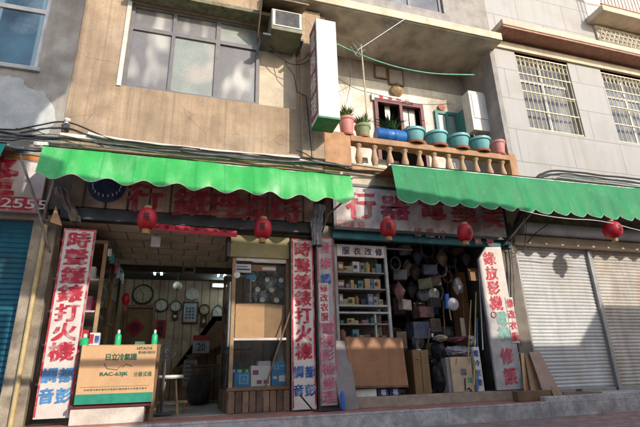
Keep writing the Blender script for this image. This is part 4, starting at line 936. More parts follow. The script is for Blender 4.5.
c = at(189,268,Z=2.74); tag(MB().wall(c.x-.13,c.x+.13,2.6,2.74,[(c.x-.09,c.x+.09,2.63,2.71)],2.7,2.755).build('ceiling_vent', greyw), 'square grey vent on the dark ceiling beam', 'vent')
c = at(156,241,.25); tag(MB().box(c.x-.07,c.x+.07,.22,.3,c.z-.1,c.z+.07).build('switch_box', offwhite, bevel=.01), 'small off white box hanging under the clock shop ceiling', 'box')
# ================================================================== glass display cabinet
gc = thing('display_cabinet', 'wood framed glass display cabinet with plank base in the clock shop', 'cabinet', (1.2,.6,.05))
gx0, gx1, gy0, gy1 = .74, 1.64, -.0, 1.5
for x, y_ in ((gx0,gy0),(gx1-.05,gy0),(gx0,gy1-.05)): MB().box(x,x+.055,y_,y_+.055,.36,2.3).build('post', woodlt if x < 1 and y_ < .1 else wood, gc, bevel=.004)
MB().box(gx0,gx1,gy0+.06,gy1,.28,.35).build('floor_panel', wood, gc)
MB().box(gx0-.02,gx1,gy0-.02,gy0+.05,.34,.39).build('bottom_rail', wood, gc, bevel=.004)
MB().box(gx0+.056,gx1-.051,gy0-.0,gy0+.4,1.04,1.075).build('shelf', signwhite, gc, bevel=.003)
MB().box(gx0+.056,gx1-.051,gy0+.6,gy0+1.2,1.5,1.52).build('glass_shelf', glass, gc)
MB().box(gx0+.056,gx1-.051,gy0-.0,gy0+.05,2.25,2.3).build('top_rail', signwhite, gc)
MB().box(gx0-.05,gx1,gy0-.03,.2,2.302,2.66).build('header_panel', mat('olive_panel',(.3,.26,.12),.7,.15,5), gc, bevel=.006)
MB().box(gx0-.1,gx0-.052,gy0-.05,.3,2.3,2.66).build('header_end', darksteel, gc)
MB().box(gx1-.02,gx1,gy0+.1,gy1,.3,2.3).build('back_panel', darkwall, gc)
MB().box(gx0+.06,gx1,gy1-.02,gy1,.36,2.3).build('rear_panel', panelw, gc)
for k in range(9):
    x = gx0+.005+k*.1; MB().box(x,x+.088,gy0-.012+.006*rnd.random(),gy0+.02,.05,.338-.01*rnd.random()).build('base_plank', mat('base_plank_%d' % (k % 3), [(.2,.12,.075),(.13,.08,.055),(.25,.16,.1)][k % 3], .8,.25,5,.15,40,.6), gc, bevel=.003)
for k in range(8):
    y_ = gy0+.03+k*.18; MB().box(gx0-.012,gx0+.01,y_,y_+.165,.05,.338).build('base_plank', MATS['base_plank_%d' % (k % 3)], gc, bevel=.003)
MB().box(gx0+.056,gx1-.051,gy0+.01,gy0+.016,.39,1.04).build('pane', glass, gc); MB().box(gx0+.056,gx1-.051,gy0+.01,gy0+.016,1.076,2.25).build('pane', glass, gc)
MB().box(gx0+.01,gx0+.016,gy0+.056,gy1-.05,.36,2.3).build('side_pane', glass, gc)
MB().tube([(gx0-.03,gy0-.04,.95),(gx0-.03,gy0-.04,1.9)],.016,8).build('pull_bar', alu, gc)
# cabinet goods
cb = thing('cardboard_sheet', 'sunlit folded cardboard standing behind the glass of the display cabinet', 'cardboard', (1.2,.04,1.08))
MB().slab4([(.81,.03,1.08),(1.26,.06,1.08),(1.26,.06,1.6),(.81,.03,1.58)],(0,.006,0)).build('left_leaf', card, cb)
MB().slab4([(1.262,.06,1.08),(1.58,.12,1.08),(1.58,.1,1.58),(1.262,.06,1.6)],(0,.006,0)).build('right_leaf', card2, cb)
MB().slab4([(.81,.03,1.58),(1.1,.05,1.595),(1.14,.14,1.53),(.9,.13,1.5)],(0,.0,.006)).build('flap', card2, cb)
blue = mat('blue_carton',(.03,.22,.45),.5,.15,7)
def goodsbox(label, x0, x1, y0, z0, h, m, deco=None, d_=.18, name='carton'):
    t = thing(name, label, 'box', ((x0+x1)/2,y0,z0))
    MB().box(x0,x1,y0,y0+d_,z0,z0+h).build('body', m, t, bevel=.004)
    if deco:
        q = MB(); 
        for (u0,u1,v0,v1) in deco[1]: q.box(x0+(x1-x0)*u0,x0+(x1-x0)*u1,y0-.003,y0-.0005,z0+h*v0,z0+h*v1)
        q.build('print', deco[0], t)
gz = .392
goodsbox('blue carton with pale square print at left in the display cabinet',.83,1.06,.08,gz,.2,blue,(mat('pale_blue_print',(.2,.42,.55),.6),[(.3,.9,.2,.3),(.3,.4,.3,.75),(.8,.9,.3,.75),(.3,.9,.75,.85),(.5,.7,.42,.62)]))
goodsbox('white carton with red and violet labels in the display cabinet',1.07,1.36,.06,gz,.29,offwhite,(mat('label_violet',(.3,.07,.16),.6),[(.08,.38,.55,.78),(.3,.55,.12,.3),(.65,.92,.12,.3)]))
goodsbox('small pink white carton on top of the white carton',1.18,1.37,.1,gz+.292,.06,mat('pinkish_white',(.55,.45,.46),.6))
goodsbox('lower blue carton at right in the display cabinet',1.38,1.6,.07,gz,.19,blue,(offwhite,[(.5,.95,.3,.75),(.1,.35,.5,.7)]))
goodsbox('upper blue carton stacked on another at right',1.39,1.59,.08,gz+.192,.15,blue,(MATS['pale_blue_print'],[(.1,.4,.25,.35),(.1,.2,.35,.75),(.4,.5,.25,.75),(.6,.95,.5,.65)]))
c = at(285,352,.5); lt = thing('glass_jug', 'pale bulb shaped glass lamp in the lower display cabinet', 'lamp', (c.x,.5,.36))
MB().lathe([(.14,.0),(.17,.1),(.15,.4),(.1,.6),(.05,.7),(.05,.8),(.02,.82)], n=22).build('globe', mat('milky_glass',(.4,.42,.43),.15), lt, world=False, smooth=True)
for i in range(7):   # dim goods behind
    n = cols[(i*3+1) % 8][0]; x = .85+i*.1
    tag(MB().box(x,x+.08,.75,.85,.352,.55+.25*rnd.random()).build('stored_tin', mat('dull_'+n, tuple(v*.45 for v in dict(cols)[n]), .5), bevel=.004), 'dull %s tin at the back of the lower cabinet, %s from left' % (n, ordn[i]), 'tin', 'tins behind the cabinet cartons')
fr_ = thing('glass_rack', 'pale metal framed glass rack inside the lower display cabinet', 'rack', (.9,1,.36))
for x, y_ in ((.78,.9),(1.2,.9),(.78,1.3)): MB().box(x,x+.03,y_,y_+.03,.352,1.0).build('post', alu, fr_)
for z in (.6,.97): MB().box(.78,1.23,.9,1.33,z,z+.02).build('shelf', alu, fr_)
# hanging clutter in the upper part
cl_m = [mat('clutter_'+n, c_, .6, .3, 14) for n, c_ in (('dust',(.28,.23,.16)),('brown',(.2,.13,.08)),('slate',(.17,.2,.21)),('bone',(.45,.41,.35)),('moss',(.16,.16,.09)),('steel',(.3,.32,.34)))]
cln = ['dusty','brown','slate','bone coloured','mossy','steel coloured']
for i in range(18):
    k = rnd.randrange(6); col = i % 6; row = i//6
    x = 1.06+col*.095+.03*rnd.random(); z = 2.12-row*.2+.05*rnd.random(); y_ = .2+.15*rnd.random()
    tag(MB().blob((x,y_,z),(.05+.03*rnd.random(),.05,.07+.05*rnd.random()),i,.5,8,2.4).build('hanging_bag', cl_m[k]), '%s bag hanging in the upper cabinet, %s row, %s from left' % (cln[k], ('top','middle','bottom')[row], ordn[col]), 'bag', 'bags hanging in the upper cabinet')
for i in range(7):
    x = 1.08+.075*i; z = 1.98-.16*(i % 3); c = Vector((x,.12,z)); t = thing('stored_clock', 'small round clock hung inside the upper cabinet, '+ordn[i]+' from left', 'clock', tuple(c), 0, 'clocks inside the display cabinet')
    MB().lathe([(.045,.0),(.047,.012),(.04,.02),(.04,.014),(.001,.014)], n=18, axis='y', cap=False).build('rim', [brown,gold,silver][i % 3], t, world=False, smooth=True)
    MB().lathe([(.038,.016),(.001,.016)], n=16, axis='y', cap=False).build('face', face, t, world=False); MB().obox((.004,-.018,.01),(.003,0,0),(0,.001,0),(.008,0,.018)).build('hand', black, t, world=False)
for i in range(8):
    x = .84+.095*i; n = cols[(i*3+2) % 8][0]
    tag(MB().box(x,x+.07,.3,.4,1.076,1.2+.12*rnd.random()).build('shelf_packet', mat('dull_'+n, (.2,.2,.2)), bevel=.004), n+' packet behind the cardboard in the display cabinet, '+ordn[i]+' from left', 'packet', 'packets behind the cardboard')
t, a, b = flat('notice_paper','white notice with dark lines pasted at the top of the cabinet glass','paper',235.5,264,251,273,.004,mat('notice_white',(.5,.48,.45),.7))
MB().box(a.x+.02,b.x-.02,-.015,-.0115,b.z+.04,b.z+.06).box(a.x+.02,b.x-.06,-.015,-.0115,b.z+.09,b.z+.1).build('print', navy, t)
t, a, b = flat('brown_label','brown and white shop label strip at the top of the cabinet glass','label',252,265,276,272,.004,mat('brown_label',(.2,.11,.06),.7))
MB().box(a.x+.16,b.x-.01,-.016,-.0115,b.z+.02,a.z-.03).build('white_patch', mat('notice_white',(.5,.48,.45)), t)
t, a, b = flat('blue_sticker','small blue sticker on a pale rod behind the cabinet glass','sticker',246,274,256,279,.08,blue)
MB().tube([((a.x+b.x)/2,.085,b.z),((a.x+b.x)/2,.085,1.62)],.012,6).build('rod', steel, t)
tag(MB().lathe([(.045,0),(.05,.008),(.02,.012)],at(237,275,-.0),16,'y').build('badge', offwhite), 'round white badge on the left corner of the cabinet glass', 'badge')
a, b = at(262,397,-.18), at(294,300,-.05)
tag(MB().tube([a,b],.013,8).build('walking_stick', wood, smooth=True), 'thin dark wooden stick leaning across the display cabinet', 'stick')

# ================================================================== repair shop
sh = thing('shelf_cabinet', 'white framed shelf cabinet full of goods with lettered header', 'cabinet', (2.9,.3,.17))
sx0, sx1 = 2.44, 3.42
for x in (sx0, sx1-.05): MB().box(x,x+.05,.08,.13,.2,2.64).build('post', greysh, sh, bevel=.004)
MB().box(sx0,sx1,.132,.5,.17,.2).build('bottom', greysh, sh); MB().box(sx0,sx1,.5,.52,.17,2.64).build('back', darkwall, sh)
hdz0, hdz1 = 2.42, 2.63
MB().box(sx0+.051,sx1-.051,.07,.13,hdz0,hdz1).build('header', signwhite, sh, bevel=.003)
tx = MB()
for i, k in enumerate('服衣改修'): tx.text(k,(sx0+.14+i*.205,.066,hdz0+.03),(1,0,0),(0,0,1),.14,.14,.06,.03,i)
tx.build('lettering', navy, sh)
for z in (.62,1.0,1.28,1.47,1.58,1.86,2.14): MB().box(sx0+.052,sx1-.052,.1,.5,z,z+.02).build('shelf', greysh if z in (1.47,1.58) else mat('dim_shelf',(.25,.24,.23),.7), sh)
MB().box(sx0+.052,sx1-.052,.085,.1,1.46,1.49).build('shelf_lip', greysh, sh); MB().box(sx0+.052,sx1-.052,.085,.1,1.575,1.605).build('shelf_lip', greysh, sh)
MB().box(3.12,3.15,.1,.14,.62,1.459).build('divider', greysh, sh)
gm = [('tan',mat('g_tan',(.4,.26,.15),.6,.2,7)),('pale',mat('g_pale',(.5,.47,.43),.5,.15,7)),('teal',mat('g_teal',(.08,.19,.21),.5,.2,7)),('rust',mat('g_rust',(.24,.1,.06),.6,.2,7)),('grey',mat('g_grey',(.22,.22,.23),.5,.2,7)),('black',mat('g_black',(.03,.03,.035),.4,.2,7)),('blue',mat('g_blue',(.07,.13,.24),.5,.2,7)),('yellow',mat('g_yellow',(.36,.26,.08),.5,.2,7))]
shelfn = [(.642,'lowest',.24),(1.022,'second lowest',.2),(1.302,'third lowest',.13),(1.605,'middle',.2),(1.882,'second highest',.2),(2.162,'highest',.2)]
for z, nm, mh in shelfn:
    x = sx0+.07; i = 0
    while x < sx1-.17 and i < 14:
        wd = .045+.085*rnd.random(); h = mh*(.4+.6*rnd.random()); n, m = gm[rnd.randrange(8)]; kind = rnd.randrange(3); y_ = .11+.06*rnd.random()
        lab = '%s %s on the %s shelf of the white cabinet, %s from left' % (n, ('box','tin','radio')[kind], nm, ordn[i])
        if kind == 1: tag(MB().lathe([(wd*.42,0),(wd*.45,.01),(wd*.45,h*.8),(wd*.25,h*.9),(wd*.25,h)],(x+wd/2,y_+.08,z),14).build('shelf_tin', m, smooth=True), lab, 'tin', 'goods on the white shelf cabinet')
        else:
            t = thing('shelf_radio' if kind == 2 else 'shelf_box', lab, 'radio' if kind == 2 else 'box', (x+wd/2,y_,z), 0, 'goods on the white shelf cabinet')
            MB().box(x,x+wd,y_,y_+.16,z,z+h).build('body', m, t, bevel=.005)
            if kind == 2: MB().lathe([(min(wd,h)*.3,.004),(min(wd,h)*.22,.008),(.001,.006)],(x+wd*.36,y_,z+h*.5),14,'y',False).build('speaker', gm[5][1], t)
            else: MB().box(x+wd*.15,x+wd*.85,y_-.002,y_-.0005,z+h*.35,z+h*.75).build('print', gm[(i*3+1) % 8][1], t)
        x += wd+.004+.012*rnd.random(); i += 1
# boards in front
pb = thing('plywood_board', 'orange brown plywood board leaning before the white shelf cabinet', 'board', (3.0,-.1,.3))
MB().slab4([(2.55,-.16,.33),(3.5,-.16,.31),(3.5,-.08,1.055),(2.52,-.08,1.075)],(0,.02,0)).build('panel', plyw, pb, bevel=.004)
MB().slab4([(2.55,-.085,1.06),(3.5,-.085,1.042),(3.5,-.06,1.058),(2.55,-.06,1.078)],(0,.02,0)).build('top_edge', wood, pb)
MB().slab4([(2.55,-.165,.325),(3.5,-.165,.305),(3.5,-.168,.335),(2.55,-.168,.355)],(0,.006,0)).build('bottom_edge', wood, pb)
tag(MB().slab4([(2.34,-.24,.036),(2.62,-.24,.036),(2.56,-.06,1.02),(2.25,-.06,1.02)],(0,.012,0)).build('grey_board', greyb, bevel=.003), 'tall plain grey board leaning left of the orange plywood', 'board')
for i, (x0_, x1_, m, lab) in enumerate(((2.6,2.98,offwhite,'flat white slab lying under the orange plywood board'),(3.0,3.18,navy,'blue patterned tile box under the plywood, left of the two'),(3.2,3.38,navy,'blue patterned tile box under the plywood, right of the two'))):
    t = thing('tile_box' if i else 'white_slab', lab, 'box', (x0_,-.08,.192)); MB().box(x0_,x1_,-.1,.05,.192,.3).build('body', m, t, bevel=.004)
    if i: MB().text('福',(x0_+.05,-.104,.2),(1,0,0),(0,0,1),.09,.09).build('print', offwhite, t)
# brown cabinet, bags, carton
Z2 = .171
a, b = at(412,350,.12), at(432,392,.12)
bc = thing('brown_cabinet', 'narrow brown wooden cabinet by the repair shop doorway', 'cabinet', (a.x,.12,Z2))
MB().box(a.x,b.x,.12,.5,Z2,a.z).build('body', doorw, bc, bevel=.006); MB().box((a.x+b.x)/2-.004,(a.x+b.x)/2+.004,.117,.121,Z2+.03,a.z-.03).build('door_gap', black, bc); MB().lathe([(.012,0),(.016,.02),(.001,.025)],(a.x+.1,.118,a.z-.14),10,'y').build('knob', gold, bc)
fcz = at(417,343,.3); t = thing('desk_fan', 'small silvery desk fan on the narrow brown cabinet', 'fan', (fcz.x,.3,a.z))
g = MB()
for k in range(3): g.tube([((.04+.035*k)*math.cos(q*math.pi/8),-.05,.15+(.04+.035*k)*math.sin(q*math.pi/8)) for q in range(17)],.004,4,False)
for k in range(9): g.tube([(0,-.055,.15),(.11*math.cos(k*.7),-.05,.15+.11*math.sin(k*.7))],.003,4)
g.build('guard', alu, t, world=False); MB().lathe([(.07,0),(.06,.02),(.015,.03),(.015,.13)], n=14).build('base', alu, t, world=False, smooth=True); MB().lathe([(.035,0),(.03,-.09),(.001,-.1)],(0,0,.15),12,'y').build('motor', darksteel, t, world=False)
for lab, px, py, r_, m, s_ in (('upper black plastic sack between brown cabinet and pale crate',440,350,(.12,.14,.17),black,1),('lower black plastic sack between brown cabinet and pale crate',439,377,(.13,.16,.24),black,2)):
    c = at(px,py,.2); tag(MB().blob((c.x,.25,c.z),r_,s_,.3,12,2).build('black_sack', m, smooth=True), lab, 'sack')
a, b = at(446,357,.0), at(475,391,.0)
cr = thing('wooden_crate', 'pale crate with a dark sticker beside the repair shop signboard', 'crate', (a.x,.0,.19))
MB().box(a.x+.07,b.x,.0,.3,.192,a.z).build('body', mat('pale_crate',(.48,.37,.24),.7,.12,5), cr, bevel=.006); MB().box(a.x+.0,a.x+.066,.02,.3,.192,a.z-.01).build('side', greyb, cr)
cx_, cz_ = (a.x+b.x)/2+.07, (a.z+.2)/2+.03
MB().box(cx_-.06,cx_+.05,-.004,-.001,cz_-.05,cz_+.05).build('sticker', cablegrey, cr); MB().box(cx_+.06,cx_+.14,-.004,-.001,cz_-.17,cz_-.09).build('green_sticker', mat('green_sticker',(.1,.3,.18),.6), cr)
MB().tube([(cx_,-.012,cz_-.1),(cx_-.02,-.012,.22),(cx_+.05,-.012,.25),(cx_+.1,-.012,.2)],.01,6).build('wire', black, cr)
for i in (0,1): MB().obox((cx_+(.13 if i else -.12),-.004,cz_+.17),(.01,0,0),(0,.003,0),(.015,0,.05)).build('hand_hole', card2, cr)
for lab, px, py, r_, m, s_ in (('grey plastic wrapped bundle lying on the pale crate',459,351,(.27,.14,.085),mat('grey_wrap',(.24,.23,.26),.35,.3,8),3),('dark red cloth bundle on top of the grey wrapped one',459,339.5,(.22,.13,.05),mat('dark_red_cloth',(.16,.05,.06),.9,.2,9),4),('pale crumpled bundle at left on the heap over the crate',441,338,(.13,.1,.05),mat('beige_cloth',(.35,.3,.22),.9,.2,9),5),('white plastic bag beside the heap near the signboard',472,340,(.09,.09,.08),mat('white_plastic_bag',(.5,.49,.47),.4,.15,9),6)):
    c = at(px,py,.12); tag(MB().blob((c.x,.14,c.z),r_,s_,.4,14,2.6).build('bundle', m, smooth=True), lab, 'bundle')
a, b = at(472,347,-.0), at(484,390,-.0)
wt = thing('tube_carton', 'tall narrow white carton with blue print beside the pale crate', 'carton', (a.x,0,.19))
MB().box(a.x,b.x,-.02,.1,.192,a.z).build('body', offwhite, wt, bevel=.004)
MB().column('電冷氣機',(a.x+b.x)/2-.02,a.z-.03,.25,.11,-.025).build('lettering', bluet, wt)
for lab, p_, q_, r_, m in (('blue plastic tube standing in front of the narrow white carton',(478,389),(477,318),.014,mat('blue_tube',(.05,.15,.5),.5)),('yellow bamboo pole leaning left of the slanted signboard',(474,385),(476,292),.013,mat('yellow_pole',(.5,.36,.12),.6)),('pale wooden pole leaning beside the yellow bamboo one',(468,360),(471,300),.011,woodlt),('white pole leaning at the signboard edge in the repair shop',(483,350),(479,270),.01,offwhite)):
    tag(MB().tube([at(*p_,-.04),at(*q_,.1)],r_,8).build('pole', m, smooth=True), lab, 'pole')
# tall wood cupboard and papers behind
a, b = at(459,272,.9), at(474,392,.9)
tc_ = thing('tall_cupboard', 'tall orange brown cupboard deep behind the pale crate', 'cupboard', (a.x,.9,Z2))
MB().box(a.x,b.x+.15,.9,1.3,Z2,a.z).build('body', plyw, tc_, bevel=.006); MB().box(a.x+.14,a.x+.15,.897,.901,Z2+.05,a.z-.05).build('door_gap', black, tc_)
t, a, b = flat('pasted_sheet','cream paper sheet hanging before the tall orange cupboard','paper',459.5,318,466,336,.3,mat('cream_paper',(.55,.45,.3),.7))
t, a, b = flat('wrapped_board','tan cardboard piece wedged high beside the signboard','cardboard',467,268,480,281,.5,card2)
# hanging fan and bag
c = at(449.5,303,.2); t = thing('hanging_fan', 'blue edged silvery fan head hanging in the repair shop', 'fan', tuple(c))
MB().lathe([(.1,-.02),(.12,.0),(.11,.03),(.05,.05),(.001,.052)], (.06,0,-.02), 20,'y',False).build('guard', mat('fan_silver',(.45,.47,.5),.35,.15,9,metal=.3), t, world=False, smooth=True); MB().obox((-.05,.0,.03),(.03,0,0),(0,.03,0),(.01,0,.13)).build('blue_housing', MATS['blue_tube'], t, world=False); MB().tube([(-.02,0,-.1),(-.01,0,-.3)],.012,6).build('stem', woodlt, t, world=False)
MB().tube([(0,0,.15),(.02,0,.9)],.004,5).build('cord', black, t, world=False)
c = at(457.5,286,.2); t = thing('hanging_bag', 'clear plastic bag hanging above the silvery fan head', 'bag', tuple(c))
MB().blob((0,0,0),(.1,.07,.15),8,.3,12,2.2).build('film', mat('bag_film',(.22,.2,.2),.25,.3,9), t, world=False, smooth=True); MB().blob((.0,-.05,-.03),(.035,.03,.05),3).build('content', offwhite, t, world=False); MB().tube([(0,0,.12),(.01,0,.62)],.005,5).build('cord', black, t, world=False)
# dark interior racks
rk = thing('storage_rack', 'dark metal rack crammed with goods in the repair shop', 'rack', (4,1.8,Z2))
for x in (3.55,4.45,5.3):
    for y_ in (1.5,2.3): MB().box(x,x+.04,y_,y_+.04,Z2,2.8).build('post', darksteel, rk)
for z in (.7,1.15,1.6,2.05,2.45): MB().box(3.55,5.34,1.5,2.34,z,z+.025).build('shelf', darksteel, rk)
dm = [('blue grey',mat('d_bluegrey',(0.195,0.211,0.232),.5,.3,8)),('brown',mat('d_brown',(0.179,0.133,0.102),.7,.3,8)),('charcoal',mat('d_char',(0.085,0.081,0.081),.6,.3,8)),('dusty white',mat('d_white',(0.548,0.512,0.470),.6,.3,8)),('dull red',mat('d_red',(0.246,0.120,0.112),.6,.3,8)),('tan',mat('d_tan',(0.380,0.304,0.225),.7,.3,8)),('navy',mat('d_navy',(0.110,0.128,0.193),.5,.3,8)),('olive',mat('d_olive',(0.182,0.176,0.120),.7,.3,8))]
for zi, (z, nm, mh) in enumerate(((.726,'lowest',.38),(1.176,'second',.38),(1.626,'third',.38),(2.076,'fourth',.33),(2.476,'top',.3))):
    x = 3.62; i = 0
    while x < 5.15 and i < 8:
        wd = .14+.16*rnd.random(); h = mh*(.45+.5*rnd.random()); n, m = dm[rnd.randrange(8)]; k = rnd.randrange(3)
        lab = '%s %s on the %s shelf of the dark rack, %s from left' % (n, ('carton','bag','appliance')[k], nm, ordn[i])
        if k == 1: tag(MB().blob((x+wd/2,1.55,z+h*.48),(wd*.5,.14,h*.48),i+zi*9,.35,10,2.2).build('stored_bag', m, smooth=True), lab, 'bag', 'goods on the dark rack')
        elif k == 0: tag(MB().box(x,x+wd,1.45,1.75,z,z+h).build('stored_carton', m, bevel=.006), lab, 'carton', 'goods on the dark rack')
        else:
            t = thing('stored_appliance', lab, 'appliance', (x+wd/2,1.5,z), 0, 'goods on the dark rack')
            MB().box(x,x+wd,1.42,1.7,z,z+h).build('case', m, t, bevel=.015); MB().lathe([(min(wd,h)*.36,.0),(min(wd,h)*.36,.01),(.001,.012)],(x+wd/2,1.419,z+h*.5),16,'y',False).build('dial', dm[3][1] if i % 2 else dm[2][1], t)
        x += wd+.02; i += 1
# bags hanging under the ceiling
hb = [(395,262),(405,250),(418,256),(427,247),(436,258),(443,248),(450,258),(458,250),(466,258),(441,268),(430,270),(415,272),(447,275),(425,284),(412,290),(436,290),(400,275),(408,268),(422,263),(434,281),(399,292),(420,306),(434,303),(442,258),(453,270),(405,305)]
for i, (px, py) in enumerate(hb):
    y_ = .6+.5*((i*37) % 10)/10; c = at(px,py,y_); n, m = dm[(i*3) % 8]
    if i % 3 == 0:
        mb = MB(); rr = .1+.015*(i % 4)
        mb.tube([c+Vector(((rr+.012*noise.noise(Vector((q*.3,i,0))))*math.cos(q*.35), .03*math.sin(q*.9+i), (rr*1.25)*math.sin(q*.35)-.03)) for q in range(90)],.009,6)
        mb.tube([c+Vector((0,0,rr*1.1)), c+Vector((.01,0,rr*1.25+.25))],.005,5)
        o = mb.build('cable_coil', m, smooth=True); tag(o, '%s cable coil hung in the dark repair shop, %s from the white cabinet' % (n, ordn[i]), 'coil', 'coils hung under the repair shop ceiling')
    elif i % 3 == 1:
        a_ = .5*math.sin(i*2.3); t = thing('hanging_case', '%s case hung in the dark repair shop, %s from the white cabinet' % (n, ordn[i]), 'case', tuple(c), a_, 'cases hung under the repair shop ceiling')
        MB().obox((0,0,0),(.13,0,.02*math.sin(i)),(0,.06,0),(-.015*math.sin(i),0,.1)).build('body', m, t, bevel=.02, world=False)
        MB().tube([(-.05,0,.1),(-.04,0,.14),(.04,0,.14),(.05,0,.1)],.008,6).build('handle', black, t, world=False); MB().tube([(0,0,.14),(0,0,.4)],.004,5).build('cord', black, t, world=False)
    else:
        t = thing('hanging_sack', '%s plastic sack hung in the dark repair shop, %s from the white cabinet' % (n, ordn[i]), 'sack', tuple(c), 0, 'sacks hung under the repair shop ceiling')
        mb = MB(); k_ = 24
        def fs(u, v):
            q = math.sin(min(1, v*1.25)*math.pi*.5)**.7 if v < .55 else max(.12, 1-((v-.55)/.45)**.8*.9)
            th = u*2*math.pi; f_ = 1+.16*noise.noise(Vector((math.cos(th)*2,math.sin(th)*2,v*2.5+i*3)))+.1*math.sin(th*7+i)*v
            return c.__class__((.13*q*f_*math.cos(th), .1*q*f_*math.sin(th), -.16+.34*v+.015*math.sin(th*3+i)))
        mb.sheet(fs, k_, 12).build('bag', m, t, smooth=True, world=False); MB().tube([(0,0,.17),(.01,0,.42)],.005,5).build('cord', black, t, world=False)
for i, (px, py, m, lab) in enumerate(((421,296,'blue grey','blue grey round drum hanging left in the dark rack front'),(431,295,'dusty white','dusty white round drum hanging beside the blue grey one'))):
    c = at(px,py,.9); tag(MB().lathe([(.1,0),(.12,.03),(.12,.12),(.1,.14),(.001,.15)],c,18,'y').build('round_drum', dict(dm)[m], smooth=True), lab, 'drum')
for i, (px, py, wd, h, m, lab) in enumerate(((404,372,.26,.5,'charcoal','charcoal appliance standing behind the plywood right edge'),(422,330,.34,.3,'navy','navy box on the floor pile behind the brown cabinet'),(402,340,.2,.3,'brown','brown box leaning in the dark doorway beside plywood'),(436,325,.22,.25,'brown','brown box above the black sacks in the dark'),(427,312,.3,.2,'dull red','dull red box in the dark above the desk fan'))):
    c = at(px,py,.7); tag(MB().box(c.x-wd/2,c.x+wd/2,.7,1.0,c.z-h/2,c.z+h/2).build('piled_box', dict(dm)[m], bevel=.008), lab, 'box')
for i, (p_, q_, lab) in enumerate((((427,350),(430,328),'short dark pole leaning above the brown cabinet'),((445,340),(443,300),'brown pole standing behind the black sacks'),((464,330),(463,285),'dark broom handle before the tall cupboard'))):
    tag(MB().tube([at(*p_,.35),at(*q_,.45)],.012,7).build('pole', wood, smooth=True), lab, 'pole')
# shop tube light (unlit) in repair shop
c = at(398,249,.6); t = thing('tube_lamp', 'unlit pale tube lamp under the repair shop ceiling', 'lamp', tuple(c)); MB().tube([(-.3,0,0),(.3,0,0)],.016,8).build('tube', offwhite, t, world=False); MB().box(-.32,.32,.02,.06,-.01,.03).build('housing', greyb, t, world=False)

# ================================================================== by the roller shutter
def sheet3(label, q, m, th=.008):
    return tag(MB().slab4(q,(0.004,th,0)).build('cardboard_sheet', m, bevel=.002), label, 'cardboard')
zp = .101
def lean(px_bl, px_br, px_tr, px_tl, yb, yt, ptop):
    bl, br, tr, tl = at(px_bl,391,yb), at(px_br,391,yb+.04), at(px_tr,ptop,yt), at(px_tl,ptop,yt-.03)
    bl.z = br.z = zp; return [bl, br, tr, tl]
sheet3('front cardboard sheet leaning at the cream shutter, largest of three',lean(544,561,540,529,-.5,-.06,352),mat('leaning_card',(.36,.24,.18),.8,.1,5))
sheet3('middle orange tinted cardboard sheet behind the front one',lean(531,543,530,524.5,-.4,-.04,354),card2)
sheet3('rear cardboard sheet against the signboard edge, slimmest of three',lean(524,529,524,520.5,-.3,-.06,353),card)
sheet3('small torn cardboard piece at the foot of the leaning sheets',[(5.86,-.56,zp),(6.0,-.56,zp),(5.99,-.5,.2),(5.88,-.5,.25)],card2)
tag(MB().box(5.2,5.9,-.52,-.4,.036,.19).build('timber_block', wood, bevel=.008), 'dark timber block lying below the slanted signboard', 'timber')
tag(MB().slab4([(6.05,-.58,zp+.002),(6.95,-.5,zp+.002),(6.95,-.46,zp+.02),(6.1,-.53,zp+.05)],(0,.03,0)).build('wood_strip', wood), 'dark broken wood strip lying on the kerb by the cardboard', 'wood strip')
tag(MB().tube([at(300,395,-.3),(1.9,-.35,.05),(2.1,-.38,.045),(2.35,-.3,.045)],.012,6).build('floor_cable', black), 'short black cable lying at the foot of the clock signboard', 'cable')
t = tag(MB().lathe([(.03,.0),(.035,.02),(.035,.2),(.02,.24),(.012,.26)],(2.36,-.28,.036),14).build('blue_bottle', MATS['blue_tube'], smooth=True), 'small blue bottle standing by the faded silvery signboard foot', 'bottle')

# ================================================================== across the street (unseen blockers shaped to cast the long shade)
K = SUN.x/-SUN.y; T = SUN.z/-SUN.y; YO = -8.6
def ob(x, z): return (x+(-YO)*K, z+(-YO)*T)     # facade shade point -> point on the house front opposite
oh = thing('opposite_shade_house', 'unseen low house across the street, roof edge shaped to shade the pavement', 'building', (4,-10,-.2))  # unseen house, roof edge and notch shaped to cut the sunlight
ux0 = ob(.42,0)[0]; px1 = ob(8.02,0)[0]
zA = ob(0,.97)[1]; zB = ob(0,1.72)[1]
zN = ob(0,.86)[1]
nx0, nx1 = ob(2.2,0)[0], ob(3.75,0)[0]
MB().prism([(ux0,-.2),(px1,-.2),(px1,zA),(nx1,zA),(nx1,zN),(nx0,zN),(nx0,zA),(ux0,zA)],YO-3.0,YO).build('wall', stucco, oh)
MB().box(px1+.002,px1+8,YO-3,YO,-.2,zB).build('upper_wall', greyw, oh)
MB().box(ux0+.6,ux0+2.4,YO-.0,YO+.03,-.2,2.4).build('door', tealsh, oh)
zc = ob(0,1.04)[1]; ztop = ob(0,2.53)[1]
cn2 = thing('added_shade_canopy', 'made-up scalloped canopy over the opposite flat roof, shaped to cast shade', 'canopy', (4,-9,4))  # made-up canopy, cut to shade the shop fronts and leave light triangles
xa, xm, xb = ob(-2.3,0)[0], ob(1.66,0)[0], ob(5.06,0)[0]
n = 12; pts = [(xm,ztop)]
zl = ob(0,.85)[1]
pts += [(xm,zl)]
for i in range(n):
    u = (xb-xm)/n; pts += [(xm+u*(i+.06),zl),(xm+u*(i+.5),zl+.17),(xm+u*(i+.94),zl)]
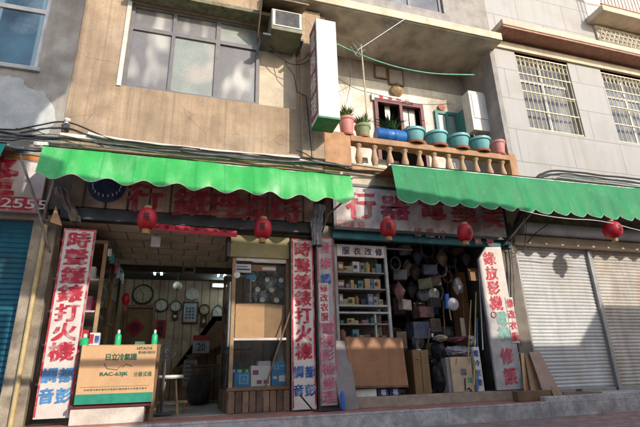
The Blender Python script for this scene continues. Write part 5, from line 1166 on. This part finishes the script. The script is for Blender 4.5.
pts += [(xb,zl),(xb,ob(0,2.4)[1]),(xb+.36,ob(0,2.72)[1]),(ob(3.6,0)[0],ob(0,2.84)[1]),(ob(2.7,0)[0],ob(0,2.93)[1])]
MB().prism(pts[::-1],YO+.01,YO+.06).build('valance', awn_b, cn2)
MB().prism([(xa,ob(0,1.62)[1]),(ob(-1.6,0)[0],ob(0,1.5)[1]),(ob(-1.3,0)[0],ob(0,1.66)[1]),(xm-.002,ob(0,1.6)[1]),(xm-.002,ztop),(xa,ob(0,2.66)[1])],YO-.05,YO).build('side_valance', awn_a, cn2)
for x in (xa+.1, xb-.1): MB().box(x,x+.1,YO-1.6,YO-1.5,-.2,zl+.5).build('post', steel, cn2)
oh2 = thing('opposite_shade_tower', 'unseen taller house across the street, outline shaped to shade the corner building', 'building', (-4,-10,-.2))  # unseen blocker, outline cut to shape the shade on the corner building
e1, e2 = ob(-1.9,0)[0], ob(-2.3,0)[0]
za = ob(0,4.72)[1]
Bx = lambda x, z: ob(x, z)
pts = [(e2-3,-.2),(ob(-2.12,0)[0],-.2),Bx(-2.12,1.5),Bx(-2.38,1.45),Bx(-2.48,1.7),Bx(-2.36,1.85),Bx(-2.5,1.9),Bx(-2.2,2.5),Bx(-2.0,2.7),(ob(-2.0,0)[0],ob(0,2.9)[1]),(e2,ob(0,3.0)[1]),(e2,ob(0,4.2)[1]),(e2+.04,za-.3),(e1-.22,za-.06),(e1-.06,za+.12),(e1,za+.4),(e1,11.8),(e2-3,11.8)]
MB().prism(pts,YO-3,YO).build('wall', greyw, oh2)
hang = MB().tube(sag((-3.0,-5.9,.78+5.9*T-.1),(6,-5.9,.78+5.9*T-.2),.15,30),.045,8).build('overhead_cable', black, smooth=True); tag(hang, 'thick black cable bundle sagging across the street overhead', 'cable')

dh = thing('backdrop_row', 'added backdrop row of plain houses far behind the low houses opposite', 'building', (6,-26,-.2))  # added backdrop, keeps the bright low sky out of the cabinet glass
MB().box(-12,26,-30,-26,-.2,8.5).build('wall', greyw, dh)
